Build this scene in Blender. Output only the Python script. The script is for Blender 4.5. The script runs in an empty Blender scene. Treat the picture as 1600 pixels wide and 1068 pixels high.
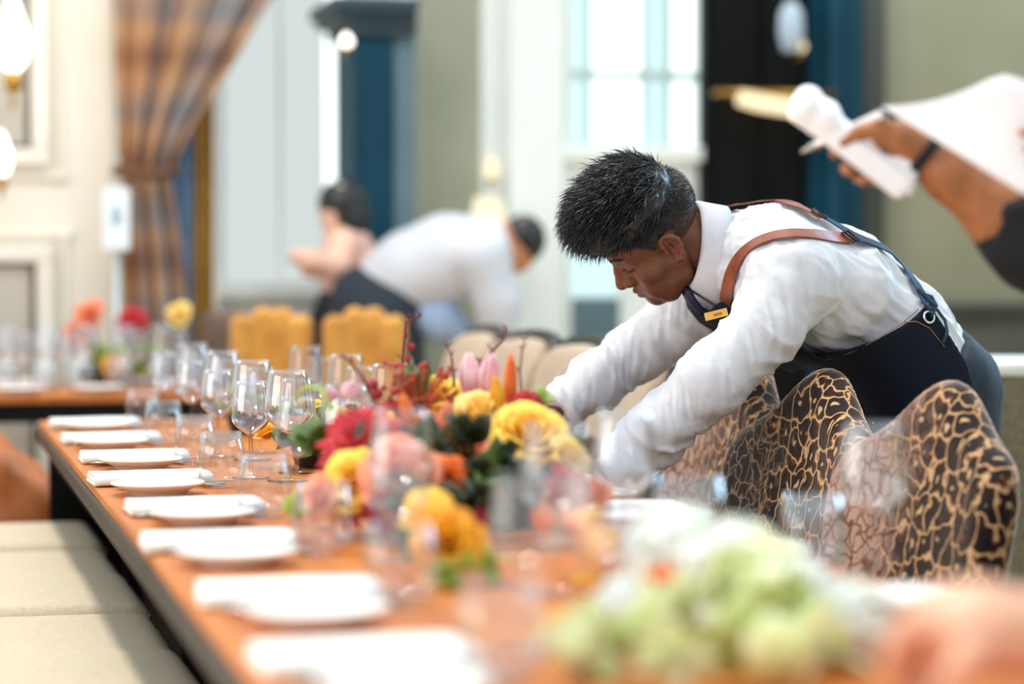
import bpy, math, random
import numpy as np
from mathutils import Vector, Matrix

random.seed(11)
rng = np.random.default_rng(11)
SC = bpy.context.scene
COL = SC.collection

# ------------------------------------------------------------------ camera
# table frame: Y runs along the long table, X across it to the right, Z up, metres
YAW, PITCH = math.radians(14.03), math.radians(1.835)
EYE = Vector((0.0, 0.0, 1.15))
FPX = 85.0 / 36.0 * 1600.0
cam_data = bpy.data.cameras.new('camera')
cam_data.lens, cam_data.sensor_width, cam_data.sensor_fit = 85.0, 36.0, 'HORIZONTAL'
cam_data.clip_start, cam_data.clip_end = 0.1, 60.0
cam_data.dof.use_dof = True
cam_data.dof.focus_distance = 4.50
cam_data.dof.aperture_fstop = 1.5
cam = bpy.data.objects.new('camera', cam_data)
cam.location = EYE
cam.rotation_euler = (math.pi / 2 - PITCH, 0.0, -YAW)
COL.objects.link(cam)
SC.camera = cam
VF = Vector((math.sin(YAW) * math.cos(PITCH), math.cos(YAW) * math.cos(PITCH), -math.sin(PITCH)))
VR = Vector((math.cos(YAW), -math.sin(YAW), 0.0))
VU = VR.cross(VF)

# ------------------------------------------------------------------ light
world = bpy.data.worlds.new('daylight')
SC.world = world
world.use_nodes = True
wn = world.node_tree.nodes
wl = world.node_tree.links
bg = wn['Background']
tc = wn.new('ShaderNodeTexCoord')
sep = wn.new('ShaderNodeSeparateXYZ')
ramp = wn.new('ShaderNodeValToRGB')
wl.new(tc.outputs['Generated'], sep.inputs[0])
wl.new(sep.outputs['Z'], ramp.inputs[0])
ramp.color_ramp.elements[0].position = 0.0
ramp.color_ramp.elements[0].color = (0.86, 0.93, 1.0, 1)
ramp.color_ramp.elements[1].position = 0.6
ramp.color_ramp.elements[1].color = (0.80, 0.92, 1.0, 1)
wl.new(ramp.outputs[0], bg.inputs[0])
bg.inputs[1].default_value = 1.06

def lamp(name, kind, loc, target, energy, color, **kw):
    d = bpy.data.lights.new(name, kind)
    d.energy, d.color = energy, color
    for k, v in kw.items():
        setattr(d, k, v)
    o = bpy.data.objects.new(name, d)
    o.location = loc
    o.rotation_euler = (Vector(target) - Vector(loc)).to_track_quat('-Z', 'Y').to_euler()
    COL.objects.link(o)
    return o

# sun through the skylight over the table
lamp('skylight_sun', 'SUN', (0.2, 5.2, 6.0), (0.95, 4.0, 0.75), 1.75, (1.0, 0.93, 0.84), angle=math.radians(7))
# tall daylit windows on the terrace side (left of the table)
lamp('terrace_window_light', 'AREA', (-3.2, 3.2, 1.9), (1.0, 4.0, 1.0), 70.0, (1.0, 0.93, 0.84), shape='RECTANGLE', size=3.4, size_y=2.2)
# added unseen fill that brightens the left part of the back wall
lamp('back_wall_fill', 'AREA', (0.7, 7.0, 3.1), (1.7, 9.2, 1.5), 13.0, (1.0, 0.97, 0.92), shape='DISK', size=0.9)
# added unseen wash that brightens the back wall at the right
lamp('wall_wash_light', 'AREA', (4.72, 8.2, 2.9), (4.4, 9.2, 2.3), 15.0, (0.86, 0.97, 1.0), shape='RECTANGLE', size=1.2, size_y=1.4)
# cooler windows on the street side (far right behind the chairs)
lamp('street_window_light', 'AREA', (4.3, 5.6, 2.3), (1.5, 4.4, 1.0), 60.0, (0.42, 0.70, 1.0), shape='RECTANGLE', size=1.6, size_y=1.6)

SC.view_settings.view_transform = 'Standard'
SC.view_settings.look = 'None'
SC.view_settings.gamma = 1.0
SC.view_settings.use_curve_mapping = False
SC.view_settings.exposure = 0.37
SC.cycles.use_denoising = True
SC.cycles.transparent_max_bounces = 64
SC.cycles.max_bounces = 10
SC.cycles.sample_clamp_indirect = 6.0

# ------------------------------------------------------------------ geometry helpers
def ray(px, py):
    return VF + VR * ((px - 800.0) / FPX) + VU * ((534.0 - py) / FPX)
def at(px, py, z):
    return EYE + ray(px, py) * z
def on_y(px, py, y):
    d = ray(px, py)
    return EYE + d * (y / d.y)
def on_z(px, py, zz):
    d = ray(px, py)
    return EYE + d * ((zz - EYE.z) / d.z)
A = lambda v: np.array(v, dtype=np.float64)

def lin(r, g, b):
    f = lambda c: (c / 255 / 12.92) if c / 255 <= 0.04045 else ((c / 255 + 0.055) / 1.055) ** 2.4
    return (f(r), f(g), f(b), 1.0)

def new_obj(name, me, mat=None, parent=None):
    o = bpy.data.objects.new(name, me)
    COL.objects.link(o)
    if mat is not None:
        for m in (mat if isinstance(mat, (list, tuple)) else [mat]):
            me.materials.append(m)
    if parent is not None:
        o.parent = parent
    return o

def mesh(name, V, F, mat=None, parent=None, smooth=True, uv=None, midx=None):
    me = bpy.data.meshes.new(name)
    V = V.tolist() if hasattr(V, 'tolist') else [tuple(v) for v in V]
    F = F.tolist() if hasattr(F, 'tolist') else F
    me.from_pydata(V, [], F)
    if smooth:
        me.polygons.foreach_set('use_smooth', [True] * len(me.polygons))
    if uv is not None:
        lay = me.uv_layers.new(name='UVMap')
        vi = np.zeros(len(me.loops), dtype=np.int32)
        me.loops.foreach_get('vertex_index', vi)
        lay.data.foreach_set('uv', np.asarray(uv)[vi].astype(np.float32).ravel())
    if midx is not None:
        me.polygons.foreach_set('material_index', midx)
    me.update()
    return new_obj(name, me, mat, parent)

def tag(o, label=None, cat=None, group=None, kind=None):
    if label: o['label'] = label
    if cat: o['category'] = cat
    if group: o['group'] = group
    if kind: o['kind'] = kind
    return o

def empty(name, loc, rz=0.0, label=None, cat=None, group=None):
    o = bpy.data.objects.new(name, None)
    o.empty_display_size = 0.05
    o.location = loc
    o.rotation_euler = (0, 0, rz)
    COL.objects.link(o)
    return tag(o, label, cat, group)

def copy_tree(o, parent=None):
    c = o.copy()
    COL.objects.link(c)
    if parent is not None:
        c.parent = parent
    for ch in list(o.children):
        copy_tree(ch, c)
    return c

USED = set()
def place(o, loc, rz, label, group, rx=0.0, ry=0.0, scale=None):
    """first use moves the finished thing itself, later uses copy it with its parts"""
    if o.name in USED:
        o = copy_tree(o)
    else:
        USED.add(o.name)
    o.location = loc
    o.rotation_euler = (rx, ry, rz)
    if scale: o.scale = scale
    return tag(o, label, None, group)

class MB:
    """collects shapes into one mesh"""
    def __init__(s):
        s.V, s.F, s.n = [], [], 0
    def add(s, V, F):
        V = np.asarray(V, dtype=np.float64)
        s.V.append(V)
        s.F += [[i + s.n for i in f] for f in F]
        s.n += len(V)
        return s
    def box(s, c, d, rz=0.0, taper=1.0):
        x, y, z = d[0] / 2, d[1] / 2, d[2] / 2
        v = np.array([[sx * x * (taper if sz < 0 else 1), sy * y * (taper if sz < 0 else 1), sz * z] for sz in (-1, 1) for sy in (-1, 1) for sx in (-1, 1)])
        ca, sa = math.cos(rz), math.sin(rz)
        v = v @ np.array([[ca, sa, 0], [-sa, ca, 0], [0, 0, 1]]) + A(c)
        return s.add(v, [[0, 2, 3, 1], [4, 5, 7, 6], [0, 1, 5, 4], [2, 6, 7, 3], [0, 4, 6, 2], [1, 3, 7, 5]])
    def lathe(s, prof, n=32, c=(0, 0, 0), closed=True):
        prof = np.asarray(prof, dtype=np.float64)
        m = len(prof)
        a = np.linspace(0, 2 * math.pi, n, endpoint=False)
        V = np.stack([prof[:, 0][:, None] * np.cos(a), prof[:, 0][:, None] * np.sin(a), np.repeat(prof[:, 1][:, None], n, 1)], -1).reshape(-1, 3) + A(c)
        F = [[i * n + j, i * n + (j + 1) % n, (i + 1) * n + (j + 1) % n, (i + 1) * n + j] for i in range(m - 1) for j in range(n)]
        if closed:
            F.append([j for j in range(n)][::-1])
            F.append([(m - 1) * n + j for j in range(n)])
        return s.add(V, F)
    def tube(s, pts, rad, n=8, cap=True):
        pts = [A(p) for p in pts]
        m = len(pts)
        rad = [rad] * m if np.isscalar(rad) else rad
        V, up = [], None
        for i in range(m):
            t = pts[min(i + 1, m - 1)] - pts[max(i - 1, 0)]
            t = t / (np.linalg.norm(t) + 1e-12)
            if up is None:
                up = np.cross(t, [0, 0, 1.0]) if abs(t[2]) < 0.9 else np.cross(t, [1.0, 0, 0])
            u = up - t * (up @ t)
            u /= np.linalg.norm(u) + 1e-12
            w = np.cross(t, u)
            up = u
            for k in range(n):
                a = 2 * math.pi * k / n
                V.append(pts[i] + rad[i] * (math.cos(a) * u + math.sin(a) * w))
        F = [[i * n + k, i * n + (k + 1) % n, (i + 1) * n + (k + 1) % n, (i + 1) * n + k] for i in range(m - 1) for k in range(n)]
        if cap:
            F += [list(range(n))[::-1], [(m - 1) * n + k for k in range(n)]]
        return s.add(V, F)
    def sheet(s, G, thick):
        """a grid of points (rows, cols, 3) given a thickness"""
        G = np.asarray(G, dtype=np.float64)
        r, c = G.shape[:2]
        du = np.gradient(G, axis=1)
        dv = np.gradient(G, axis=0)
        N = np.cross(du, dv)
        N /= np.linalg.norm(N, axis=-1, keepdims=True) + 1e-12
        V = np.concatenate([(G + N * thick / 2).reshape(-1, 3), (G - N * thick / 2).reshape(-1, 3)])
        o = r * c
        F = []
        for i in range(r - 1):
            for j in range(c - 1):
                a, b, d, e = i * c + j, i * c + j + 1, (i + 1) * c + j + 1, (i + 1) * c + j
                F.append([a, b, d, e])
                F.append([o + e, o + d, o + b, o + a])
        edge = [(i * c, (i + 1) * c) for i in range(r - 1)] + [((i + 1) * c + c - 1, i * c + c - 1) for i in range(r - 1)]
        edge += [(j + 1, j) for j in range(c - 1)] + [((r - 1) * c + j, (r - 1) * c + j + 1) for j in range(c - 1)]
        F += [[a, b, o + b, o + a] for a, b in edge]
        return s.add(V, F)
    def build(s, name, mat, parent=None, smooth=True, bevel=0.0, xf=None, sharp=None):
        V = np.concatenate(s.V)
        if xf is not None:
            V = V @ np.array(xf.to_3x3()).T + A(xf.translation)
        o = mesh(name, V, s.F, mat, parent, smooth)
        if bevel:
            b = o.modifiers.new('bevel', 'BEVEL')
            b.width, b.segments, b.limit_method, b.angle_limit = bevel, 2, 'ANGLE', math.radians(50)
        if sharp:
            o.data.set_sharp_from_angle(angle=math.radians(sharp))
        return o

# ------------------------------------------------------------------ signed distance sculpting
def cap(P, a, b, ra, rb):
    a, b = A(a), A(b)
    ab = b - a
    t = np.clip(((P - a) @ ab) / (ab @ ab + 1e-12), 0, 1)
    return np.linalg.norm(P - (a + t[:, None] * ab), axis=1) - (ra + (rb - ra) * t)
def ell(P, c, r, M=None):
    q = P - A(c)
    if M is not None:
        q = q @ np.asarray(M)
    r = A(r)
    k0 = np.linalg.norm(q / r, axis=1)
    k1 = np.linalg.norm(q / (r * r), axis=1)
    return k0 * (k0 - 1) / np.maximum(k1, 1e-6)
def smin(a, b, k):
    h = np.clip(0.5 + 0.5 * (b - a) / k, 0, 1)
    return b + (a - b) * h - k * h * (1 - h)
def smax(a, b, k):
    return -smin(-a, -b, k)
def chain(P, pts, rads, k=0.01):
    d = None
    for i in range(len(pts) - 1):
        c = cap(P, pts[i], pts[i + 1], rads[i], rads[i + 1])
        d = c if d is None else smin(d, c, k)
    return d
def rbox(P, c, half, r):
    q = np.abs(P - A(c)) - (A(half) - r)
    return np.linalg.norm(np.maximum(q, 0), axis=1) + np.minimum(q.max(axis=1), 0) - r

EDGES = [((0,0,0),(1,0,0)),((0,1,0),(1,1,0)),((0,0,1),(1,0,1)),((0,1,1),(1,1,1)),((0,0,0),(0,1,0)),((1,0,0),(1,1,0)),((0,0,1),(0,1,1)),((1,0,1),(1,1,1)),((0,0,0),(0,0,1)),((1,0,0),(1,0,1)),((0,1,0),(0,1,1)),((1,1,0),(1,1,1))]
def sculpt(fn, lo, hi, h):
    """surface nets over a signed distance function"""
    lo, hi = A(lo), A(hi)
    n = np.ceil((hi - lo) / h).astype(int) + 1
    ax = [lo[i] + h * np.arange(n[i]) for i in range(3)]
    F = np.empty(tuple(n), dtype=np.float64)
    step = max(1, int(400000 // (n[1] * n[2])))
    for i0 in range(0, n[0], step):
        g = np.stack(np.meshgrid(ax[0][i0:i0 + step], ax[1], ax[2], indexing='ij'), -1)
        F[i0:i0 + step] = fn(g.reshape(-1, 3)).reshape(g.shape[:3])
    s = F < 0
    nx, ny, nz = F.shape
    cnt = np.zeros((nx - 1, ny - 1, nz - 1), dtype=np.int8)
    for i in (0, 1):
        for j in (0, 1):
            for k in (0, 1):
                cnt += s[i:nx - 1 + i, j:ny - 1 + j, k:nz - 1 + k]
    I, J, K = np.nonzero((cnt > 0) & (cnt < 8))
    vid = -np.ones(cnt.shape, dtype=np.int64)
    vid[I, J, K] = np.arange(len(I))
    acc, num = np.zeros((len(I), 3)), np.zeros(len(I))
    for c0, c1 in EDGES:
        f0 = F[I + c0[0], J + c0[1], K + c0[2]]
        f1 = F[I + c1[0], J + c1[1], K + c1[2]]
        m = (f0 < 0) != (f1 < 0)
        t = f0[m] / (f0[m] - f1[m])
        acc[m] += A(c0) + t[:, None] * (A(c1) - A(c0))
        num[m] += 1
    V = lo + h * (np.stack([I, J, K], 1) + acc / num[:, None])
    Q = []
    a, b = s[:-1, 1:-1, 1:-1], s[1:, 1:-1, 1:-1]
    i, j, k = np.nonzero(a != b); fl = b[i, j, k]; j = j + 1; k = k + 1
    q = np.stack([vid[i, j - 1, k - 1], vid[i, j, k - 1], vid[i, j, k], vid[i, j - 1, k]], 1); q[fl] = q[fl][:, ::-1]; Q.append(q)
    a, b = s[1:-1, :-1, 1:-1], s[1:-1, 1:, 1:-1]
    i, j, k = np.nonzero(a != b); fl = b[i, j, k]; i = i + 1; k = k + 1
    q = np.stack([vid[i - 1, j, k - 1], vid[i - 1, j, k], vid[i, j, k], vid[i, j, k - 1]], 1); q[fl] = q[fl][:, ::-1]; Q.append(q)
    a, b = s[1:-1, 1:-1, :-1], s[1:-1, 1:-1, 1:]
    i, j, k = np.nonzero(a != b); fl = b[i, j, k]; i = i + 1; j = j + 1
    q = np.stack([vid[i - 1, j - 1, k], vid[i, j - 1, k], vid[i, j, k], vid[i - 1, j, k]], 1); q[fl] = q[fl][:, ::-1]; Q.append(q)
    return V, np.concatenate(Q)

def gradient(fn, P, e=1e-3):
    g = np.stack([fn(P + A(d) * e) - fn(P - A(d) * e) for d in ((1, 0, 0), (0, 1, 0), (0, 0, 1))], 1)
    return g / (np.linalg.norm(g, axis=1, keepdims=True) + 1e-12)
def march(fn, px, py, z0=3.0, z1=6.0):
    """where a sight line meets a sculpted surface, and the outward normal there (None when it misses)"""
    d = ray(px, py)
    t = z0
    best = (9, z0)
    for _ in range(160):
        v = float(fn(A(EYE + d * t)[None])[0])
        if v < best[0]: best = (v, t)
        if v < 4e-4: break
        t += max(v * 0.6, 5e-4)
        if t > z1: break
    p = A(EYE + d * best[1])
    n = gradient(fn, p[None])[0]
    return p - n * max(best[0], 0), n

def vnoise(P, seed=0):
    P = np.asarray(P, dtype=np.float64)
    i = np.floor(P).astype(np.int64)
    f = P - i
    f = f * f * (3 - 2 * f)
    def hsh(x, y, z):
        h = (x * 374761393 + y * 668265263 + z * 2147483647 + seed * 1274126177) & 0xffffffff
        h = ((h ^ (h >> 13)) * 1274126177) & 0xffffffff
        return ((h ^ (h >> 16)) & 0xffff) / 65535.0
    r = 0
    for dx in (0, 1):
        for dy in (0, 1):
            for dz in (0, 1):
                w = (f[:, 0] if dx else 1 - f[:, 0]) * (f[:, 1] if dy else 1 - f[:, 1]) * (f[:, 2] if dz else 1 - f[:, 2])
                r = r + w * hsh(i[:, 0] + dx, i[:, 1] + dy, i[:, 2] + dz)
    return r * 2 - 1

# ------------------------------------------------------------------ materials
MATS = {}
def mat(name, c1, c2=None, scale=20.0, rough=0.6, bump=0.0, bscale=None, metal=0.0, spec=0.5, sheen=0.0, sheen_tint=None, sss=0.0, sss_col=None, coat=0.0, detail=3.0, stretch=None, trans=0.0):
    m = bpy.data.materials.new(name)
    m.use_nodes = True
    nt = m.node_tree
    b = nt.nodes['Principled BSDF']
    b.inputs['Roughness'].default_value = rough
    b.inputs['Metallic'].default_value = metal
    b.inputs['Specular IOR Level'].default_value = spec
    b.inputs['Sheen Weight'].default_value = sheen
    if sheen_tint: b.inputs['Sheen Tint'].default_value = sheen_tint
    b.inputs['Coat Weight'].default_value = coat
    if sss:
        b.inputs['Subsurface Weight'].default_value = sss
        b.inputs['Subsurface Radius'].default_value = sss_col or (0.012, 0.005, 0.003)
        b.inputs['Subsurface Scale'].default_value = 1.0
    if trans:
        b.inputs['Transmission Weight'].default_value = trans
    t = nt.nodes.new('ShaderNodeTexCoord')
    mp = nt.nodes.new('ShaderNodeMapping')
    if stretch: mp.inputs['Scale'].default_value = stretch
    nt.links.new(t.outputs['Object'], mp.inputs[0])
    nz = nt.nodes.new('ShaderNodeTexNoise')
    nz.inputs['Scale'].default_value = scale
    nz.inputs['Detail'].default_value = detail
    nt.links.new(mp.outputs[0], nz.inputs['Vector'])
    r = nt.nodes.new('ShaderNodeValToRGB')
    r.color_ramp.elements[0].position, r.color_ramp.elements[1].position = 0.32, 0.68
    r.color_ramp.elements[0].color = c1
    r.color_ramp.elements[1].color = c2 or tuple(min(1, c * 0.9) for c in c1[:3]) + (1,)
    nt.links.new(nz.outputs['Fac'], r.inputs[0])
    nt.links.new(r.outputs[0], b.inputs['Base Color'])
    if bump:
        n2 = nt.nodes.new('ShaderNodeTexNoise')
        n2.inputs['Scale'].default_value = bscale or scale * 3
        nt.links.new(mp.outputs[0], n2.inputs['Vector'])
        bp = nt.nodes.new('ShaderNodeBump')
        bp.inputs['Strength'].default_value = bump
        bp.inputs['Distance'].default_value = 0.002
        nt.links.new(n2.outputs['Fac'], bp.inputs['Height'])
        nt.links.new(bp.outputs[0], b.inputs['Normal'])
    MATS[name] = m
    return m

def emit(name, col, strength):
    m = bpy.data.materials.new(name)
    m.use_nodes = True
    nt = m.node_tree
    nt.nodes.remove(nt.nodes['Principled BSDF'])
    e = nt.nodes.new('ShaderNodeEmission')
    nz = nt.nodes.new('ShaderNodeTexNoise')
    nz.inputs['Scale'].default_value = 2.0
    mx = nt.nodes.new('ShaderNodeMix')
    mx.data_type = 'RGBA'
    mx.inputs[6].default_value = col
    mx.inputs[7].default_value = tuple(min(1.0, c * 0.94) for c in col[:3]) + (1,)
    nt.links.new(nz.outputs['Fac'], mx.inputs[0])
    nt.links.new(mx.outputs[2], e.inputs[0])
    e.inputs[1].default_value = strength
    nt.links.new(e.outputs[0], nt.nodes['Material Output'].inputs[0])
    return m

def thin_glass(name, tint, rough=0.0, refl=1.0):
    """blown glass as clear walls with Fresnel reflections"""
    m = bpy.data.materials.new(name)
    m.use_nodes = True
    nt = m.node_tree
    nt.nodes.remove(nt.nodes['Principled BSDF'])
    tr = nt.nodes.new('ShaderNodeBsdfTransparent')
    nz = nt.nodes.new('ShaderNodeTexNoise')
    nz.inputs['Scale'].default_value = 6.0
    mx = nt.nodes.new('ShaderNodeMix')
    mx.data_type = 'RGBA'
    mx.inputs[6].default_value = tint
    mx.inputs[7].default_value = tuple(min(1.0, c * 0.985) for c in tint[:3]) + (1,)
    nt.links.new(nz.outputs['Fac'], mx.inputs[0])
    nt.links.new(mx.outputs[2], tr.inputs[0])
    gl = nt.nodes.new('ShaderNodeBsdfGlossy')
    gl.inputs['Roughness'].default_value = rough
    lw = nt.nodes.new('ShaderNodeLayerWeight')
    lw.inputs[0].default_value = 0.5
    pw = nt.nodes.new('ShaderNodeMath')
    pw.operation = 'POWER'
    pw.inputs[1].default_value = 2.8
    nt.links.new(lw.outputs['Facing'], pw.inputs[0])
    ma = nt.nodes.new('ShaderNodeMath')
    ma.operation = 'MULTIPLY_ADD'
    ma.inputs[1].default_value = 0.85 * refl
    ma.inputs[2].default_value = 0.07 * refl
    nt.links.new(pw.outputs[0], ma.inputs[0])
    ge = nt.nodes.new('ShaderNodeNewGeometry')
    fl = nt.nodes.new('ShaderNodeMath')
    fl.operation = 'SUBTRACT'
    fl.inputs[0].default_value = 1.0
    nt.links.new(ge.outputs['Backfacing'], fl.inputs[1])
    mu = nt.nodes.new('ShaderNodeMath')
    mu.operation = 'MULTIPLY'
    mu.use_clamp = True
    nt.links.new(ma.outputs[0], mu.inputs[0])
    nt.links.new(fl.outputs[0], mu.inputs[1])
    ms = nt.nodes.new('ShaderNodeMixShader')
    nt.links.new(mu.outputs[0], ms.inputs[0])
    nt.links.new(tr.outputs[0], ms.inputs[1])
    nt.links.new(gl.outputs[0], ms.inputs[2])
    nt.links.new(ms.outputs[0], nt.nodes['Material Output'].inputs[0])
    return m
# ------------------------------------------------------------------ shared materials
M_CREAM = mat('cream_paint', lin(240, 233, 215), lin(234, 226, 206), 3, 0.6)
M_WHITEWALL = mat('white_paint', lin(246, 248, 243), lin(241, 244, 238), 3, 0.6)
M_OLIVE = mat('sage_grey_paint', lin(176, 174, 152), lin(166, 165, 143), 3, 0.7)
M_OLIVE2 = mat('deep_sage_paint', lin(150, 148, 124), lin(141, 139, 115), 3, 0.7)
M_WAINS = mat('grey_wainscot_paint', lin(96, 96, 86), lin(84, 85, 77), 4, 0.6)
M_RAIL = mat('dark_rail_paint', lin(62, 66, 62), lin(54, 58, 54), 4, 0.5)
M_CARPET = mat('beige_carpet', lin(205, 190, 165), lin(188, 172, 146), 60, 0.95, 0.3)
M_TEAL = mat('dark_teal_paint', lin(12, 68, 88), lin(8, 55, 73), 3, 0.55, spec=.2)
M_TEALGREY = mat('slate_blue_paint', lin(96, 122, 130), lin(86, 110, 118), 3, 0.5)
M_BLACKDOOR = mat('black_lacquer', lin(16, 17, 17), lin(11, 12, 12), 3, 0.5, spec=.1)
M_MOLD = mat('ivory_moulding', lin(242, 236, 220), lin(236, 228, 210), 4, 0.5)
M_PANE = mat('greige_glass', lin(200, 192, 176), lin(186, 178, 162), 3, 0.12)
M_BEAD = mat('bronze_bead', lin(92, 78, 62), lin(80, 66, 52), 6, 0.4)
M_SKYPANE = emit('daylit_pane', (0.90, 1.0, 0.98, 1), 1.7)
M_SKYPANE_DIM = emit('daylit_pane_hazy', (0.66, 0.92, 0.95, 1), 0.95)
M_LAMP = emit('lit_lamp_glass', (1.0, 0.82, 0.5, 1), 1.2)
M_BULB = emit('lit_bulb', (1.0, 0.93, 0.82, 1), 3.0)

BACK = 9.2
def wx(px, y=BACK):
    return y * math.tan(YAW + math.atan((px - 800) / FPX))
def wz(px, py, y=BACK):
    return on_y(px, py, y).z
def slab(mb, px0, px1, z0, z1, y, d=0.06):
    x0, x1 = wx(px0, y), wx(px1, y)
    return mb.box(((x0 + x1) / 2, y + d / 2, (z0 + z1) / 2), (abs(x1 - x0), d, z1 - z0))
def struct(name, mb, m, parent=None, bevel=0.0):
    o = mb.build(name, m, parent, smooth=False, bevel=bevel)
    if parent is None: o['kind'] = 'structure'
    return o

struct('floor', MB().box((0.8, 3.9, -0.03), (8.4, 11.4, 0.06)), M_CARPET)

# back wall: pieces around the two daylit windows
W1L, W1R, W1B = 352, 546, 440
W2L, W2R, W2B = 893, 1099, 228
TOP = 3.4
b = MB()
slab(b, 178, W1L, 0, TOP, BACK, 0.2)
slab(b, W1L, W1R, 0, wz(490, W1B), BACK, 0.2)
slab(b, W1R, 650, 0, TOP, BACK, 0.2)
struct('wall_back', b, M_WHITEWALL)
b = MB(); slab(b, 650, 752, 0, TOP, BACK, 0.2)
struct('wall_back', b, M_OLIVE)
b = MB()
slab(b, 752, W2L, 0, TOP, BACK, 0.2)
slab(b, W2L, W2R, 0, wz(1000, W2B), BACK, 0.2)
struct('wall_back', b, M_WHITEWALL)
b = MB(); slab(b, 1099, 1900, 0, TOP, BACK, 0.2)
wr = struct('wall_back', b, M_OLIVE2)
b = MB(); b.box((4.9, 3.9, TOP / 2), (0.2, 10.6, TOP))
struct('wall_right', b, M_OLIVE)
# wainscot and dark rail on the right stretch of the back wall
b = MB(); slab(b, 1385, 1900, 0, wz(1500, 500), BACK - 0.03, 0.03)
struct('trim_1', b, M_WAINS)
b = MB(); slab(b, 1380, 1900, wz(1500, 500), wz(1500, 474), BACK - 0.06, 0.06)
struct('trim_2', b, M_RAIL, bevel=0.008)
b = MB(); slab(b, 650, 1095, 0, 0.14, BACK - 0.025, 0.025)
struct('baseboard_back', b, M_MOLD, bevel=0.005)
# white pilaster between the windows
b = MB(); slab(b, 796, 880, 0, TOP, BACK - 0.08, 0.08); slab(b, 786, 796, 0, TOP, BACK - 0.04, 0.04); slab(b, 880, 890, 0, TOP, BACK - 0.04, 0.04)
struct('trim_3', b, M_WHITEWALL, bevel=0.006)
b = MB(); slab(b, 336, 345, 0, TOP, BACK - 0.05, 0.05)
struct('trim_4', b, M_WHITEWALL, bevel=0.006)

def window(name, L, R, bot, mull_v, mull_h, dim=()):
    zb = wz((L + R) / 2, bot)
    b = MB()
    slab(b, L - 10, L, zb - 0.05, TOP, BACK - 0.03, 0.16)
    slab(b, R, R + 8, zb - 0.05, TOP, BACK - 0.03, 0.16)
    slab(b, L - 14, R + 12, zb - 0.06, zb, BACK - 0.07, 0.2)
    w = struct(name, b, M_WHITEWALL, bevel=0.005)
    b = MB()
    for a, c in mull_v: slab(b, a, c, zb, TOP, BACK + 0.05, 0.05)
    for py, t in mull_h:
        z = wz((L + R) / 2, py)
        slab(b, L, R, z - t / 2, z + t / 2, BACK + 0.055, 0.04)
    if b.n: struct('glazing_bars', b, M_SAGEBAR, w, bevel=0.004)
    cuts = sorted(set([L, R] + [v for d in dim for v in d]))
    for a, c in zip(cuts[:-1], cuts[1:]):
        isd = any(d[0] <= a and c <= d[1] for d in dim)
        b = MB(); slab(b, a, c, zb, TOP, BACK + 0.13, 0.01)
        struct('pane', b, M_SKYPANE_DIM if isd else M_SKYPANE, w)
    return w
M_SAGEBAR = mat('pale_sage_bars', lin(196, 214, 210), lin(186, 206, 202), 4, 0.5)
M_GLOWWALL = emit('glowing_white_wall', (0.90, 1.0, 0.97, 1), 0.60)  # emission stands in for the brightness of lit white wall
w1 = window('window_1', W1L, W1R, W1B, [], [], dim=[])
for ch in list(w1.children):
    if ch.name.startswith('pane'): ch.data.materials[0] = M_SKYPANE
b = MB(); slab(b, W1L, 508, wz(450, W1B), TOP, BACK + 0.115, 0.008); slab(b, 508, W1R, wz(527, W1B), wz(527, 296), BACK + 0.115, 0.008)
struct('glow_panel', b, M_GLOWWALL, w1)
b = MB(); slab(b, 436, 441, wz(450, W1B), TOP, BACK + 0.09, 0.02); struct('glazing_bars', b, M_WHITEWALL, w1)
window('window_2', W2L, W2R, W2B, [(918, 926), (1004, 1013), (1040, 1049)], [(116, 0.04)], dim=[(893, 925), (1012, 1050)])
# low glazed opening under the second window
b = MB(); slab(b, 886, 972, 0.62, wz(930, 345), BACK - 0.05, 0.05)
w3 = struct('window_3', b, M_WHITEWALL, bevel=0.006)
b = MB(); slab(b, 895, 963, wz(930, 462), wz(930, 355), BACK - 0.06, 0.02); struct('pane', b, M_SKYPANE_DIM, w3)
b = MB(); slab(b, 895, 968, 0.64, wz(930, 466), BACK - 0.065, 0.02); struct('lower_panel', b, M_TEALGREY, w3)

# dark double door with teal casing
b = MB(); slab(b, 1099, 1268, 0.0, 2.9, BACK - 0.08, 0.08)
d1 = struct('door_1', b, M_BLACKDOOR, bevel=0.004)
b = MB()
for a, c in ((1112, 1178), (1192, 1258)):
    slab(b, a, c, 1.35, 2.7, BACK - 0.1, 0.02); slab(b, a, c, 0.2, 1.15, BACK - 0.1, 0.02)
struct('door_panel', b, M_BLACKDOOR, d1, bevel=0.008)
b = MB(); b.tube([(wx(1186), BACK - 0.15, 1.02), (wx(1186), BACK - 0.15, 1.2)], 0.012, 10)
struct('door_handle', b, mat('aged_brass', lin(168, 132, 70), lin(150, 116, 58), 20, 0.3, metal=1.0), d1)
for i, (a, c, d) in enumerate(((1268, 1292, 0.14), (1292, 1318, 0.2), (1318, 1346, 0.15), (1346, 1384, 0.1))):
    b = MB(); slab(b, a, c, 0, 3.0, BACK - d, d)
    struct('trim_%d' % (5 + i), b, [M_TEAL, M_TEAL, M_TEAL, M_RAIL][i], bevel=0.01)

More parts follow.
